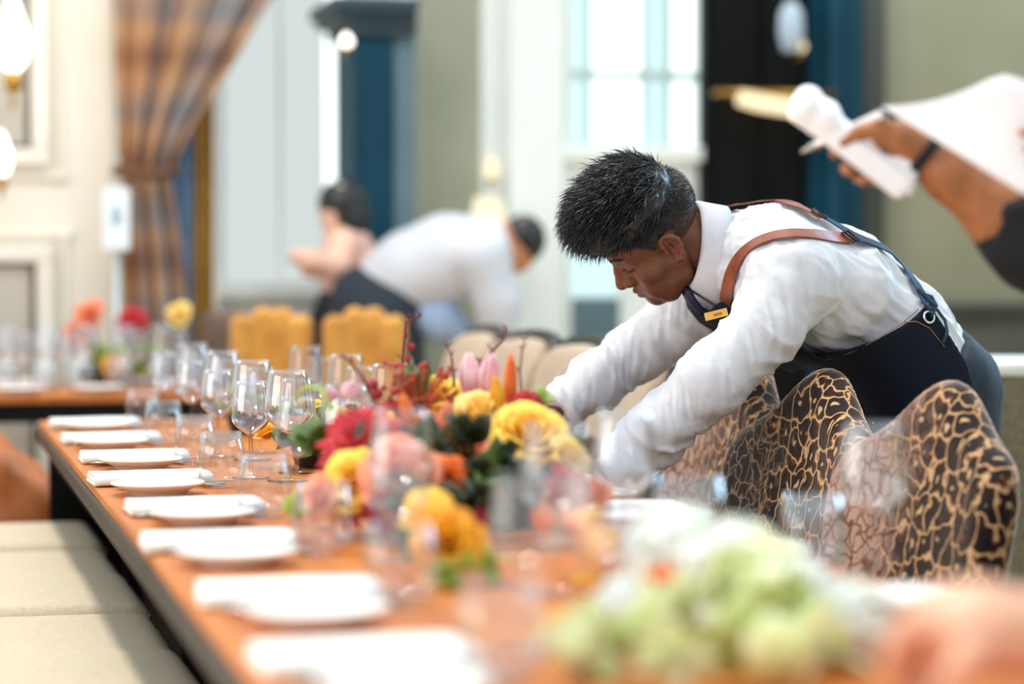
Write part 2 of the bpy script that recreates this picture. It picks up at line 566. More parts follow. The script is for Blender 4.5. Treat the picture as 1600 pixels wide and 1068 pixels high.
# cream panelled wall at the left with glazed panels, nearer than the back wall
LW = 8.62
b = MB(); b.box(((wx(178, LW) - 2.6) / 2 + 0.0, LW + 0.1, TOP / 2), (wx(178, LW) + 2.6, 0.2, TOP))
struct('wall_left', b, M_CREAM)
def glazed(name, R, zt, zb, y):
    x1 = wx(R, y); x0 = x1 - 0.62
    b = MB()
    for (a, c, e, f) in ((x0 - .06, x1 + .06, zt, zt + .06), (x0 - .06, x1 + .06, zb - .06, zb), (x0 - .06, x0, zb, zt), (x1, x1 + .06, zb, zt)):
        b.box(((a + c) / 2, y - 0.03, (e + f) / 2), (c - a, 0.06, f - e))
    for (a, c, e, f) in ((x0 - .13, x1 + .13, zt + .085, zt + .11), (x0 - .13, x1 + .13, zb - .11, zb - .085), (x1 + .085, x1 + .11, zb - .09, zt + .09), (x0 - .11, x0 - .085, zb - .09, zt + .09)):
        b.box(((a + c) / 2, y - 0.012, (e + f) / 2), (c - a, 0.024, f - e))
    w = struct(name, b, M_MOLD, bevel=0.008)
    b = MB(); b.box(((x0 + x1) / 2, y - 0.008, (zt + zb) / 2), (x1 - x0, 0.016, zt - zb)); struct('pane', b, M_PANE, w)
    b = MB()
    for (a, c, e, f) in ((x0, x1, zt - .014, zt), (x0, x1, zb, zb + .014), (x1 - .02, x1, zb, zt), (x0, x0 + .02, zb, zt)):
        b.box(((a + c) / 2, y - 0.02, (e + f) / 2), (c - a, 0.012, f - e))
    struct('bead', b, M_BEAD, w)
glazed('window_4', 50, TOP - 0.4, wz(30, 232, LW), LW)
glazed('window_5', 56, wz(30, 410, LW), 0.35, LW)

# ------------------------------------------------------------------ wall lamps and lights
M_BRASS = mat('brass', lin(196, 150, 74), lin(176, 132, 60), 25, 0.28, metal=1.0)
def bulb_lamp(px, py, y, label, r=0.03, h=0.07, name='wall_lamp', m=None, hx=0.0):
    p = on_y(px, py, y)
    e = empty(name, p, 0, label, 'lamp', 'glowing wall lamps')
    b = MB(); b.lathe([(0.002, h), (r * .45, h * .72), (r * .9, h * .2), (r, -h * .15), (r * .8, -h * .5), (r * .35, -h * .7)], 20)
    b.build('bulb', m or M_BULB, e)
    b = MB(); b.lathe([(r * .4, -h * .7), (r * .55, -h * .85), (r * .55, -h * 1.1), (.006, -h * 1.2)], 16)
    b.tube([(0, 0, -h * 1.15), (0, .04, -h * 1.5), (0, .10, -h * 1.5)], .006, 8)
    b.build('bracket', M_BRASS, e)
    return e
bulb_lamp(20, 62, LW - 0.35, 'large glowing candle bulb in front of the cream panelled wall, upper of the two', 0.055, 0.15)
bulb_lamp(2, 245, LW - 0.35, 'smaller glowing candle bulb at the edge of the cream panelled wall, lower of the two', 0.035, 0.09)
bulb_lamp(541, 64, BACK - 0.5, 'small round lit lamp under the cornice of the tall teal cabinet', 0.025, 0.03)
bulb_lamp(1251, 72, BACK - 0.3, 'small warm bulb added for the glint reflected in the black doors', 0.022, 0.03, m=M_LAMP)  # added bulb in place of a glint reflected in the doors
bulb_lamp(768, 262, BACK - 0.14, 'small amber lamp on the wall beside the white pilaster', 0.03, 0.05, m=M_LAMP)
e = empty('picture_light', on_y(1215, 165, BACK - 0.22), 0, 'long warm lit shelf lamp glowing in front of the black doors', 'lamp', 'glowing wall lamps')
b = MB(); b.tube([(-0.16, 0, .03), (-.08, 0, .012), (0.1, 0, -.012), (0.2, 0, -.02)], [.03, .034, .034, .03], 14); b.build('lamp_shade', M_LAMP, e)
b = MB(); b.box((0, .03, .048), (.5, .05, .02)); b.tube([(0, .03, .05), (0, .14, .05)], .012, 8); b.build('bracket', M_BRASS, e)
e = empty('glint_pendant', on_y(1236, 40, BACK - 0.35), 0, 'pale pendant shape added for the white glint on the black doors', 'lamp')  # added shape standing in for white reflections on the doors
b = MB(); b.lathe([(.02, .09), (.045, .05), (.05, -.03), (.035, -.1), (.02, -.1), (.03, -.03), (.03, .05)], 20, closed=False); b.build('lamp_shade', mat('pale_blue_glint', lin(190, 205, 220), lin(175, 190, 208), 8, 0.2), e)
b = MB(); b.tube([(0, 0, .09), (0, 0, 1.1)], .005, 6); b.build('cord', M_BEAD, e)
e = empty('table_lamp', on_y(762, 345, BACK - 0.3), 0, 'cream lit lamp shade behind the stooping man in white shirt', 'lamp')
b = MB(); b.lathe([(.05, .09), (.085, -.09), (.08, -.09), (.045, .09)], 24, closed=False); b.build('lamp_shade', emit('lit_linen_shade', (1.0, 0.90, 0.66, 1), 0.95), e)
b = MB(); b.lathe([(.012, .07), (.012, -.25), (.05, -.32), (.06, -.34), (.012, -.35)], 16); b.tube([(0, 0, -.34), (0, 0, -.93)], .014, 8); b.tube([(0, 0, -.9), (0, 0, -1.24)], .014, 8); b.lathe([(.02, .05 - e.location.z), (.13, .03 - e.location.z), (.14, .0005 - e.location.z), (.001, .0005 - e.location.z)], 20); b.build('base', M_BRASS, e)

# ------------------------------------------------------------------ tall teal cabinet
cx0, cx1 = wx(554, 8.75), wx(652, 8.75)
e = empty('tall_cabinet', ((cx0 + cx1) / 2, 8.95, 0), 0, 'tall dark teal cabinet with a wide cornice against the back wall', 'cabinet')
hw = (cx1 - cx0) / 2
zt = wz(570, 52, 8.7)
b = MB(); b.box((-hw * .37, 0, zt / 2), (hw * 1.26, 0.4, zt)); b.build('body', M_TEAL, e, False, 0.006)
b = MB(); b.box((hw * .63, 0.01, zt / 2), (hw * .74, 0.38, zt)); b.build('side_panel', M_TEALGREY, e, False, 0.006)
b = MB(); b.box((-.02, -.03, zt + .02), (hw * 2.25, .44, .05)); b.box((-.045, -.05, zt + .06), (hw * 2.55, .48, .04)); b.box((-.06, -.07, zt + .1), (hw * 2.75, .52, .05)); b.build('cornice', mat('slate_cornice', lin(44, 62, 70), lin(36, 54, 62), 4, .5), e, False, 0.012)
b = MB()
for z0, z1 in ((.15, 1.0), (1.1, zt - .1)):
    b.box((-hw * .37, -.205, (z0 + z1) / 2), (hw * .9, .02, z1 - z0))
b.build('door', M_TEAL, e, False, 0.006)

# ------------------------------------------------------------------ curtain
def plaid():
    m = bpy.data.materials.new('plaid_wool')
    m.use_nodes = True
    nt = m.node_tree
    N, Lk = nt.nodes, nt.links
    bs = N['Principled BSDF']
    bs.inputs['Roughness'].default_value = 0.85
    uv = N.new('ShaderNodeUVMap')
    sp = N.new('ShaderNodeSeparateXYZ')
    Lk.new(uv.outputs[0], sp.inputs[0])
    def band(sock, mul, stops):
        a = N.new('ShaderNodeMath'); a.operation = 'MULTIPLY'; a.inputs[1].default_value = mul
        f = N.new('ShaderNodeMath'); f.operation = 'FRACT'
        r = N.new('ShaderNodeValToRGB'); r.color_ramp.interpolation = 'LINEAR'
        el = r.color_ramp.elements
        el[0].position, el[0].color = stops[0]
        el[1].position, el[1].color = stops[1]
        for p, c in stops[2:]:
            q = el.new(p); q.color = c
        Lk.new(sp.outputs[sock], a.inputs[0]); Lk.new(a.outputs[0], f.inputs[0]); Lk.new(f.outputs[0], r.inputs[0])
        return r
    br, tan, gr, bl = lin(132, 82, 48), lin(204, 158, 116), lin(138, 132, 130), lin(74, 98, 120)
    u = band(0, 0.999, [(0.0, br), (0.13, tan), (0.26, br), (0.36, bl), (0.43, br), (0.54, tan), (0.64, gr), (0.74, bl), (0.86, gr), (1.0, br)])
    v = band(1, 8.0, [(0.0, tan), (0.25, br), (0.5, tan), (0.7, gr), (1.0, tan)])
    mx = N.new('ShaderNodeMix'); mx.data_type = 'RGBA'; mx.inputs[0].default_value = 0.5
    Lk.new(u.outputs[0], mx.inputs[6]); Lk.new(v.outputs[0], mx.inputs[7])
    Lk.new(mx.outputs[2], bs.inputs['Base Color'])
    return m
CY = 8.53
def drape(name, rows, pleats, amp, m, parent, y=CY, nu=90, nv=50, ph=0.0, thick=0.006):
    """rows: (pixel row, left, right) down the cloth, hung in the plane y with real pleats"""
    rows = [(on_y(200, r[0], y).z, wx(r[1], y), wx(r[2], y)) for r in rows]
    zs = np.array([r[0] for r in rows])[::-1]
    G = np.zeros((nv, nu, 3)); UV = np.zeros((nv, nu, 2))
    for i in range(nv):
        z = zs[-1] + (zs[0] - zs[-1]) * i / (nv - 1)
        l = np.interp(z, zs, np.array([r[1] for r in rows])[::-1])
        r_ = np.interp(z, zs, np.array([r[2] for r in rows])[::-1])
        for j in range(nu):
            u = j / (nu - 1)
            w = r_ - l
            G[i, j] = (l + w * u, y - amp * min(1, .4 + w) * (math.sin(u * pleats * 2 * math.pi + ph + z * .6) + .35 * math.sin(u * pleats * 4.6 * math.pi + z * 2)), z)
            UV[i, j] = (u, z * .35)
    b = MB().sheet(G, thick)
    return mesh(name, np.concatenate(b.V), b.F, m, parent, True, np.concatenate([UV.reshape(-1, 2)] * 2))
M_PLAID = plaid()
e = empty('curtain', (wx(230, CY), CY, 0), 0, 'brown and blue grey plaid curtain swept aside and tied at the window', 'curtain')
q = e.location
def rel(o, e):
    o.location = -e.location
    return o
rel(drape('drape', [(-440, 172, 700), (-120, 176, 520), (0, 178, 418), (100, 180, 362), (190, 184, 305), (240, 186, 280), (268, 192, 266)], 4, .038, M_PLAID, e), e)
rel(drape('tail', [(276, 194, 262), (330, 186, 274), (420, 190, 285), (520, 192, 292), (760, 188, 300)], 3, .04, M_PLAID, e, ph=1.0), e)
rz_ = on_y(200, -446, CY).z
b = MB(); b.tube([(wx(165, CY), CY, rz_), (wx(720, CY), CY, rz_)], .018, 12)
rel(b.build('rail', M_BRASS, e), e)
b = MB(); c = on_y(229, 272, CY)
b.tube([(c.x - .105, CY, c.z + .01), (c.x - .05, CY - .085, c.z), (c.x + .03, CY - .09, c.z - .005), (c.x + .1, CY, c.z + .02), (c.x + .03, CY + .08, c.z + .01), (c.x - .05, CY + .08, c.z + .01), (c.x - .105, CY, c.z + .01)], .02, 10)
rel(b.build('tieback', mat('rust_cord', lin(120, 78, 48), lin(100, 64, 40), 60, .8), e), e)
M_MUST = mat('mustard_cloth', lin(196, 150, 66), lin(172, 126, 50), 20, .85)
e = empty('curtain', (wx(318, 8.85), 8.85, 0), 0, 'narrow mustard curtain hanging behind the plaid curtain', 'curtain')
rel(drape('drape', [(-440, 288, 336), (-120, 290, 335), (150, 296, 334), (450, 300, 332), (760, 300, 334)], 3, .03, M_MUST, e, y=8.85, nu=40), e)
e = empty('curtain', (wx(292, 8.7), 8.7, 0), 0, 'short slate blue curtain fold between the plaid and mustard curtains', 'curtain')
rel(drape('drape', [(-440, 260, 302), (-120, 262, 302), (150, 264, 303), (420, 264, 300), (760, 262, 304)], 2, .02, mat('slate_blue_cloth', lin(112, 140, 168), lin(92, 118, 148), 12, .85), e, y=8.7, nu=40), e)

# ------------------------------------------------------------------ sign on a stand
SY = 8.36
p = on_y(182, 342, SY)
e = empty('sign_stand', (p.x, p.y, 0), 0, 'white placard on a thin pale stand in front of the plaid curtain', 'sign')
b = MB(); b.box((0, 0, p.z), (.092, .012, .215)); b.build('board', mat('white_card', lin(240, 246, 246), lin(234, 240, 241), 5, .5), e, False, .004)
b = MB(); b.lathe([(.016, -.03), (.018, 0), (.012, .03), (.004, .035)], 16, (0, 0, 0)); 
o = b.build('mark', mat('blue_grey_print', lin(168, 190, 198), lin(156, 180, 190), 6, .5), e, True); o.scale = (1, .12, 1); o.location = (0, -.006, p.z + .01)
b = MB(); b.tube([(0, .01, .02), (0, .01, p.z - .08)], .011, 10); b.build('pole', mat('pale_steel', lin(206, 216, 216), lin(192, 204, 205), 10, .35, metal=.6), e)
b = MB(); b.lathe([(.001, .03), (.12, .018), (.13, 0), (.001, 0)], 28); b.build('base', MATS['pale_steel'], e)
# ------------------------------------------------------------------ long table
M_WOOD = mat('orange_oak', lin(206, 122, 42), lin(180, 97, 30), 6, 0.45, 0.08, 40, stretch=(4, 0.5, 4))
M_BLACK = mat('black_steel', lin(18, 18, 19), lin(12, 12, 13), 12, 0.75, spec=.15)
M_EDGE = mat('dark_edge', lin(48, 36, 30), lin(36, 27, 22), 10, 0.5, stretch=(4, .4, 4))
TX0, TX1, TY0, TY1, TZ = 0.317, 1.20, 1.25, 6.3, 0.75
TCX = (TX0 + TX1) / 2
tbl = empty('banquet_table', (TCX, 3.8, 0), 0, 'long orange wood banquet table with black edge and legs, set with places', 'table')
hw, hl = (TX1 - TX0) / 2, (TY1 - TY0) / 2
oy = (TY0 + TY1) / 2 - 3.8
MB().box((0, oy, TZ - .009), (2 * hw - .012, 2 * hl - .012, .018)).build('tabletop', M_WOOD, tbl, False, .003)
MB().box((0, oy, TZ - .035), (2 * hw, 2 * hl, .034)).build('edge_band', M_EDGE, tbl, False, .006)
MB().box((0, oy, TZ - .085), (2 * hw - .09, 2 * hl - .1, .066)).build('apron', M_BLACK, tbl, False, .003)
for yy in (1.45, 4.9, 6.15):
    for sx in (-1, 1):
        MB().box((sx * (hw - .26), yy - 3.8, .35), (.1, .1, .70)).build('leg', M_BLACK, tbl, False, .004)
MB().box((0, 6.275 - 3.8, .48), (2 * hw - .06, .03, .42)).build('end_panel', M_BLACK, tbl, False, .003)
for sx in (-1, 1):
    MB().box((sx * (hw - .26), 5.52 - 3.8, .48), (.03, 1.18, .42)).build('side_panel', M_BLACK, tbl, False, .003)

# far table across the left end of the room
ft = empty('banquet_table', (-0.53, 7.86, 0), 0, 'second banquet table across the room behind the far end of the long table', 'table')
MB().box((0, 0, TZ - .012), (2.9, .68, .024)).build('tabletop', M_WOOD, ft, False, .003)
MB().box((0, 0, TZ - .055), (2.88, .66, .06)).build('apron', M_BLACK, ft, False, .003)
for sx in (-1, 1):
    for sy in (-1, 1):
        MB().box((sx * 1.36, sy * .26, .345), (.08, .08, .69)).build('leg', M_BLACK, ft, False, .004)

# ------------------------------------------------------------------ chairs
def leopard(name, pale, sheen_cols):
    m = bpy.data.materials.new(name)
    m.use_nodes = True
    nt = m.node_tree
    N, L = nt.nodes, nt.links
    bs = N['Principled BSDF']
    bs.inputs['Roughness'].default_value = 0.75
    bs.inputs['Specular IOR Level'].default_value = 0.2
    bs.inputs['Sheen Weight'].default_value = 1.0
    bs.inputs['Sheen Roughness'].default_value = 0.32
    bs.inputs['Sheen Tint'].default_value = (1.0, 0.74, 0.62, 1)
    t = N.new('ShaderNodeTexCoord')
    mp = N.new('ShaderNodeMapping'); mp.inputs['Scale'].default_value = (1.0, 1.0, 0.78)
    L.new(t.outputs['Object'], mp.inputs[0])
    nz = N.new('ShaderNodeTexNoise'); nz.inputs['Scale'].default_value = 24; nz.inputs['Detail'].default_value = 2
    L.new(mp.outputs[0], nz.inputs['Vector'])
    sub = N.new('ShaderNodeVectorMath'); sub.operation = 'SUBTRACT'; sub.inputs[1].default_value = (.5, .5, .5)
    L.new(nz.outputs['Color'], sub.inputs[0])
    sc = N.new('ShaderNodeVectorMath'); sc.operation = 'SCALE'; sc.inputs[3].default_value = 0.055
    L.new(sub.outputs[0], sc.inputs[0])
    ad = N.new('ShaderNodeVectorMath'); ad.operation = 'ADD'
    L.new(mp.outputs[0], ad.inputs[0]); L.new(sc.outputs[0], ad.inputs[1])
    ve = N.new('ShaderNodeTexVoronoi'); ve.feature = 'DISTANCE_TO_EDGE'; ve.inputs['Scale'].default_value = 25; ve.inputs['Randomness'].default_value = 0.62
    vf = N.new('ShaderNodeTexVoronoi'); vf.feature = 'F1'; vf.inputs['Scale'].default_value = 25; vf.inputs['Randomness'].default_value = 0.62
    L.new(ad.outputs[0], ve.inputs['Vector']); L.new(ad.outputs[0], vf.inputs['Vector'])
    r = N.new('ShaderNodeValToRGB')
    el = r.color_ramp.elements
    dk, dk2, og, cr = lin(26, 16, 13), lin(46, 28, 20), lin(132, 74, 26), lin(204, 168, 124)
    el[0].position, el[0].color = 0.0, cr
    el[1].position, el[1].color = 0.018, cr
    for p, c in ((.055, og), (.09, dk2), (.13, dk)):
        q = el.new(p); q.color = c
    L.new(ve.outputs['Distance'], r.inputs[0])
    r2 = N.new('ShaderNodeValToRGB')
    e2 = r2.color_ramp.elements
    e2[0].position, e2[0].color = 0.12, (1, 1, 1, 1)
    e2[1].position, e2[1].color = 0.19, (0, 0, 0, 1)
    L.new(vf.outputs['Distance'], r2.inputs[0])
    mx = N.new('ShaderNodeMix'); mx.data_type = 'RGBA'
    L.new(r2.outputs[0], mx.inputs[0]); L.new(r.outputs[0], mx.inputs[6]); mx.inputs[7].default_value = cr
    # velvet sheen painted into the colour on the far half: pale ground, brown veins
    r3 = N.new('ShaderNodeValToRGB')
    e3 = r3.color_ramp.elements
    e3[0].position, e3[0].color = 0.0, sheen_cols[0]
    e3[1].position, e3[1].color = 0.15, sheen_cols[2]
    q = e3.new(.07); q.color = sheen_cols[1]
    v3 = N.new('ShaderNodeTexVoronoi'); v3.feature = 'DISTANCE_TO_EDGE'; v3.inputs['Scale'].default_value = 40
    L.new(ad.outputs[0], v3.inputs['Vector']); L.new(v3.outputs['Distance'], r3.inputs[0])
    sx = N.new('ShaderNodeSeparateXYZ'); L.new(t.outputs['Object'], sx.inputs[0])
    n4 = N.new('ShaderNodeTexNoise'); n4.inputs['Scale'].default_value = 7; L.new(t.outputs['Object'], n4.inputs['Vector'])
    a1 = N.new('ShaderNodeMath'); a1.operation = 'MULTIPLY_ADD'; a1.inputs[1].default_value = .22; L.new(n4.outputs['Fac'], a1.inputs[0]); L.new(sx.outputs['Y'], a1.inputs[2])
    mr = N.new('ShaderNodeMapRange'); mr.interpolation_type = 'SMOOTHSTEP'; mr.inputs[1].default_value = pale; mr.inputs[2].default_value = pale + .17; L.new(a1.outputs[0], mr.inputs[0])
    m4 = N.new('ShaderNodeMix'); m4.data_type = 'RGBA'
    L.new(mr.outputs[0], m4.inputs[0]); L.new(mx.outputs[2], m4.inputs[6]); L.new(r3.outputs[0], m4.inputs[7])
    L.new(m4.outputs[2], bs.inputs['Base Color'])
    bp = N.new('ShaderNodeBump'); bp.inputs['Strength'].default_value = .35; bp.inputs['Distance'].default_value = .003; bp.invert = True
    L.new(ve.outputs['Distance'], bp.inputs['Height']); L.new(bp.outputs[0], bs.inputs['Normal'])
    return m
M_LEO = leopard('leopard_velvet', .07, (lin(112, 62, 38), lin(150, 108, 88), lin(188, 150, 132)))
M_LEO2 = leopard('leopard_velvet_grey_sheen', .10, (lin(176, 150, 118), lin(84, 74, 68), lin(66, 58, 54)))  # middle chair: greyer sheen painted into the far half
M_TAN = mat('tan_upholstery', lin(186, 162, 134), lin(172, 148, 120), 30, .85, .15, sheen=.3)
M_RIM = mat('black_chair_rim', lin(40, 37, 32), lin(32, 30, 26), 10, .45)
M_LINEN = mat('beige_linen', lin(226, 211, 186), lin(214, 197, 170), 90, .9, .35, 220)
M_DLEG = mat('dark_walnut', lin(48, 32, 24), lin(38, 25, 19), 14, .4)
REC = math.radians(11)
def back_fn(hump, width, z0, ztop, thick, sh, sag=.35):
    def fn(P):
        z = P[:, 2] - 0.42
        x = P[:, 0] - 0.20 - z * math.tan(REC)
        s = P[:, 1]
        n0 = -0.55 * s * s
        T = ztop + hump * np.exp(-(s / sh) ** 2) - sag * s * s
        w = width + 0.03 * (z / .5)
        d2 = smax(smax(P[:, 2] - T, np.abs(s) - w, .09), z0 - P[:, 2], .03)
        d3 = np.abs(x - n0) - thick * (1 - .25 * np.clip(z / .55, 0, 1))
        return smax(d2, d3, .045) * .85
    return fn
def legs(e, m):
    for sx, sy in ((-1, -1), (-1, 1), (1, -1), (1, 1)):
        b = MB(); b.tube([(sx * .17, sy * .2, .40), (sx * .18, sy * .205, .2), (sx * (.185 if sx < 0 else .25), sy * .21, 0.0)], [.024, .02, .014], 8)
        b.build('leg', m, e)
def camel_chair():
    e = empty('dining_chair', (0, 0, 0), 0, 'x', 'chair')
    V, Q = sculpt(back_fn(.11, .220, .36, .848, .050, .115, .1), (.02, -.34, .32), (.44, .34, 1.04), .011)
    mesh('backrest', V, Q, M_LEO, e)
    V, Q = sculpt(lambda P: rbox(P, (.02, 0, .425), (.22, .235, .065), .045), (-.32, -.3, .33), (.28, .3, .52), .016)
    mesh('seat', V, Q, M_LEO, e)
    legs(e, M_DLEG)
    return e
def rim_chair():
    e = empty('dining_chair', (0, 0, 0), 0, 'x', 'chair')
    f0 = back_fn(.0, .235, .36, .975, .05, .2)
    V, Q = sculpt(lambda P: smax(f0(P), (P[:, 0] - .20 - (P[:, 2] - .42) * math.tan(REC) + .55 * P[:, 1] ** 2) * -1 - .012, .01), (.02, -.34, .32), (.46, .34, 1.05), .014)
    mesh('back_frame', V, Q, M_RIM, e)
    f1 = back_fn(.0, .21, .40, .95, .05, .2)
    V, Q = sculpt(f1, (.02, -.34, .32), (.46, .34, 1.05), .014)
    V[:, 0] -= .022
    mesh('backrest', V, Q, M_TAN, e)
    V, Q = sculpt(lambda P: rbox(P, (.02, 0, .425), (.22, .235, .065), .045), (-.32, -.3, .33), (.28, .3, .52), .018)
    mesh('seat', V, Q, M_TAN, e)
    legs(e, M_DLEG)
    return e
def linen_chair():
    """faces +X here through its own turn; seats are what the photo shows"""
    e = empty('dining_chair', (0, 0, 0), 0, 'x', 'chair')
    V, Q = sculpt(back_fn(.0, .23, .36, .93, .045, .2), (.02, -.34, .32), (.44, .34, 1.0), .018)
    mesh('backrest', V, Q, M_LINEN, e)
    V, Q = sculpt(lambda P: rbox(P, (-.03, 0, .437), (.27, .256, .05), .036), (-.34, -.3, .36), (.28, .3, .52), .012)
    seat = mesh('seat', V, Q, M_LINEN, e)
    b = MB(); b.tube([(-.29, -.25, .455), (-.302, -.2, .455), (-.302, .2, .455), (-.29, .25, .455)], .0035, 6); b.build('piping', M_LINEN, seat)
    legs(e, M_DLEG)
    return e
LC = camel_chair()
GL = 'leopard velvet chairs along the table'
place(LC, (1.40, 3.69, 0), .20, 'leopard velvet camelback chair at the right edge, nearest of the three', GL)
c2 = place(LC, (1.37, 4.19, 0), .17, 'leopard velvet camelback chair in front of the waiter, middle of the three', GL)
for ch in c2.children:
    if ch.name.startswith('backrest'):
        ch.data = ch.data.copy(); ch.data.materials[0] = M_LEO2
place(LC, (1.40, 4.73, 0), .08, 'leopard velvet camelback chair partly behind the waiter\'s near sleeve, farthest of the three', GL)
RC = rim_chair()
GT = 'tan chairs with black rims'
for (y, lab) in ((5.34, 'tan chair with black rim seen between the waiter\'s two sleeves'), (5.88, 'tan black rimmed chair just left of the waiter\'s far sleeve'), (6.42, 'tan black rimmed chair above the flowers, second of the row from the sleeve'), (6.98, 'tan black rimmed chair beside the stooping man, farthest of the row')):
    place(RC, (1.38, y, 0), random.uniform(-.06, .06), lab, GT)
SCH = linen_chair()
GS = 'beige linen chairs along the left side of the table'
ords = ['nearest', 'second nearest', 'third nearest', 'fourth nearest', 'fifth nearest', 'farthest']
for i, y in enumerate((3.36, 3.885, 4.41, 4.935, 5.46, 5.985)):
    place(SCH, (0.15, y, 0.012 if i % 2 else 0), math.pi + random.uniform(-.015, .015), 'beige linen chair with flat seat pushed under the table, %s of the left row' % ords[i], GS)
    
# leather armchair by the far left end
M_LEATH = mat('cognac_leather', lin(196, 116, 62), lin(172, 96, 48), 12, .38, .1, 120)
e = empty('leather_armchair', (0.02, 6.75, 0), 0, 'cognac leather armchair beside the far left end of the table', 'armchair')
def arm_fn(sy):
    def fn(P):
        d = chain(P, [(.34, sy, .45), (.30, sy, .53), (.20, sy, .61), (-.05, sy, .645), (-.3, sy, .66)], [.05, .055, .06, .06, .06], .04)
        d = smin(d, rbox(P, (.02, sy, .36), (.37, .055, .16), .04), .05)
        return d
    return fn
for sy in (-.3, .3):
    V, Q = sculpt(arm_fn(sy), (-.45, sy - .1, .15), (.45, sy + .1, .76), .018); mesh('arm', V, Q, M_LEATH, e)
V, Q = sculpt(lambda P: rbox(P, (.0, 0, .4), (.36, .24, .09), .05), (-.4, -.28, .27), (.42, .28, .54), .02); mesh('seat', V, Q, M_LEATH, e)
V, Q = sculpt(lambda P: rbox(P, (-.38, 0, .56), (.08, .3, .38), .06), (-.5, -.34, .14), (-.26, .34, 1.0), .02); mesh('backrest', V, Q, M_LEATH, e)
for sx in (-1, 1):
    for sy in (-1, 1):
        MB().tube([(sx * .28, sy * .28, .22), (sx * .31, sy * .3, 0)], [.022, .016], 8).build('leg', M_DLEG, e)

# mustard channel-back chairs
M_CHAN = mat('mustard_velvet', lin(216, 152, 60), lin(190, 124, 40), 14, .75, sheen=.4, sheen_tint=(1, .85, .6, 1))
def channel_chair(n, pitch):
    e = empty('channel_chair', (0, 0, 0), 0, 'x', 'chair')
    hw = n * pitch / 2
    def fn(P):
        d = None
        for i in range(n):
            x = -hw + pitch * (i + .5)
            yb = .05 + .25 * (x / hw) ** 2 * .25
            tp = .985 - .05 * (x / hw) ** 2
            c = cap(P, (x, -yb, .3), (x, -yb, tp), pitch * .57, pitch * .57)
            d = c if d is None else smin(d, c, .012)
        return d
    V, Q = sculpt(fn, (-hw - .1, -.28, .15), (hw + .1, .12, 1.12), .014)
    mesh('backrest', V, Q, M_CHAN, e)
    V, Q = sculpt(lambda P: rbox(P, (0, .20, .37), (hw, .20, .1), .05), (-hw - .05, -.05, .25), (hw + .05, .52, .5), .02)
    mesh('seat', V, Q, M_CHAN, e)
    for sx in (-1, 1):
        for yy in (0.0, .4):
            MB().tube([(sx * (hw - .06), yy, .3), (sx * (hw - .04), yy, 0)], [.02, .014], 8).build('leg', M_DLEG, e)
    return e
p = at(431, 520, 7.75); p2 = at(571, 520, 7.70)
CC = channel_chair(4, .064)
GC = 'mustard channel back chairs'
place(CC, (p.x, p.y, 0), -.30, 'mustard velvet channel back chair, left of the pair behind the glasses', GC)
place(CC, (p2.x, p2.y, 0), -.22, 'mustard velvet channel back chair, right of the pair, by the dark trousers', GC)
# dark armchair and blue chair by the curtain
e = empty('armchair', (0, 0, 0), 0, 'x', 'armchair')
V, Q = sculpt(lambda P: rbox(P, (0, 0, .72), (.09, .06, .28), .05), (-.2, -.12, .4), (.2, .12, 1.05), .02)
mesh('backrest', V, Q, mat('taupe_fabric', lin(120, 98, 84), lin(104, 84, 72), 20, .9), e)
V, Q = sculpt(lambda P: rbox(P, (0, .2, .38), (.10, .22, .08), .05), (-.2, -.06, .26), (.2, .46, .5), .02)
mesh('seat', V, Q, MATS['taupe_fabric'], e)
for sx in (-1, 1):
    for yy in (.02, .36): MB().tube([(sx * .07, yy, .34), (sx * .08, yy, 0)], [.02, .014], 8).build('leg', M_DLEG, e)
p = at(354, 470, 8.1)
place(e, (p.x, p.y, 0), -.2, 'taupe armchair behind the glasses, left of the mustard chairs', 'seats by the curtain')
del e['group']
# olive woven drum table with pale rim at the right edge
M_WOVEN = mat('olive_weave', lin(120, 112, 88), lin(96, 90, 70), 70, .9, .6, 120)
p = at(1588, 600, 6.0)
e = empty('drum_table', (p.x + .02, p.y, 0), 0, 'round olive woven drum table with pale rim at the right behind the waiter', 'table')
zt = 1.15 - (572 - 413) * 6.0 / FPX
MB().lathe([(.14, .0), (.19, .02), (.195, zt - .05), (.192, zt - .02), (.02, zt - .02)], 48).build('drum', M_WOVEN, e, sharp=40)
MB().lathe([(.19, zt - .018), (.203, zt - .01), (.205, zt + .012), (.194, zt + .02), (.16, zt + .008), (.001, zt + .005), (.001, zt - .012)], 48).build('rim_tray', mat('pale_marble', lin(226, 228, 216), lin(206, 212, 202), 9, .3), e, sharp=60)
tray = zt + .006
# ------------------------------------------------------------------ tableware prototypes
M_GLASS = thin_glass('clear_glass', (0.985, 0.99, 1.0, 1), 0.0, 1.25)
M_SMOKE = thin_glass('smoky_glass', (0.94, 0.955, 0.97, 1), 0.02, 1.3)
M_CRYST = thin_glass('cut_crystal', (0.97, 0.98, 1.0, 1), 0.03, 2.2)
M_CHINA = mat('white_china', lin(246, 243, 236), lin(242, 238, 230), 6, .18, coat=.3)
M_NAPK = mat('white_linen', lin(246, 242, 236), lin(240, 235, 228), 40, .85, .25, 160)
M_STEEL = mat('polished_steel', lin(214, 208, 200), lin(200, 194, 186), 18, .16, metal=1.0)
M_GOLD = mat('brushed_gold', lin(226, 172, 84), lin(208, 150, 66), 30, .3, metal=.9)
M_AMBER = mat('amber_candle_glass', lin(240, 178, 92), lin(226, 156, 70), 10, .25, coat=.5)

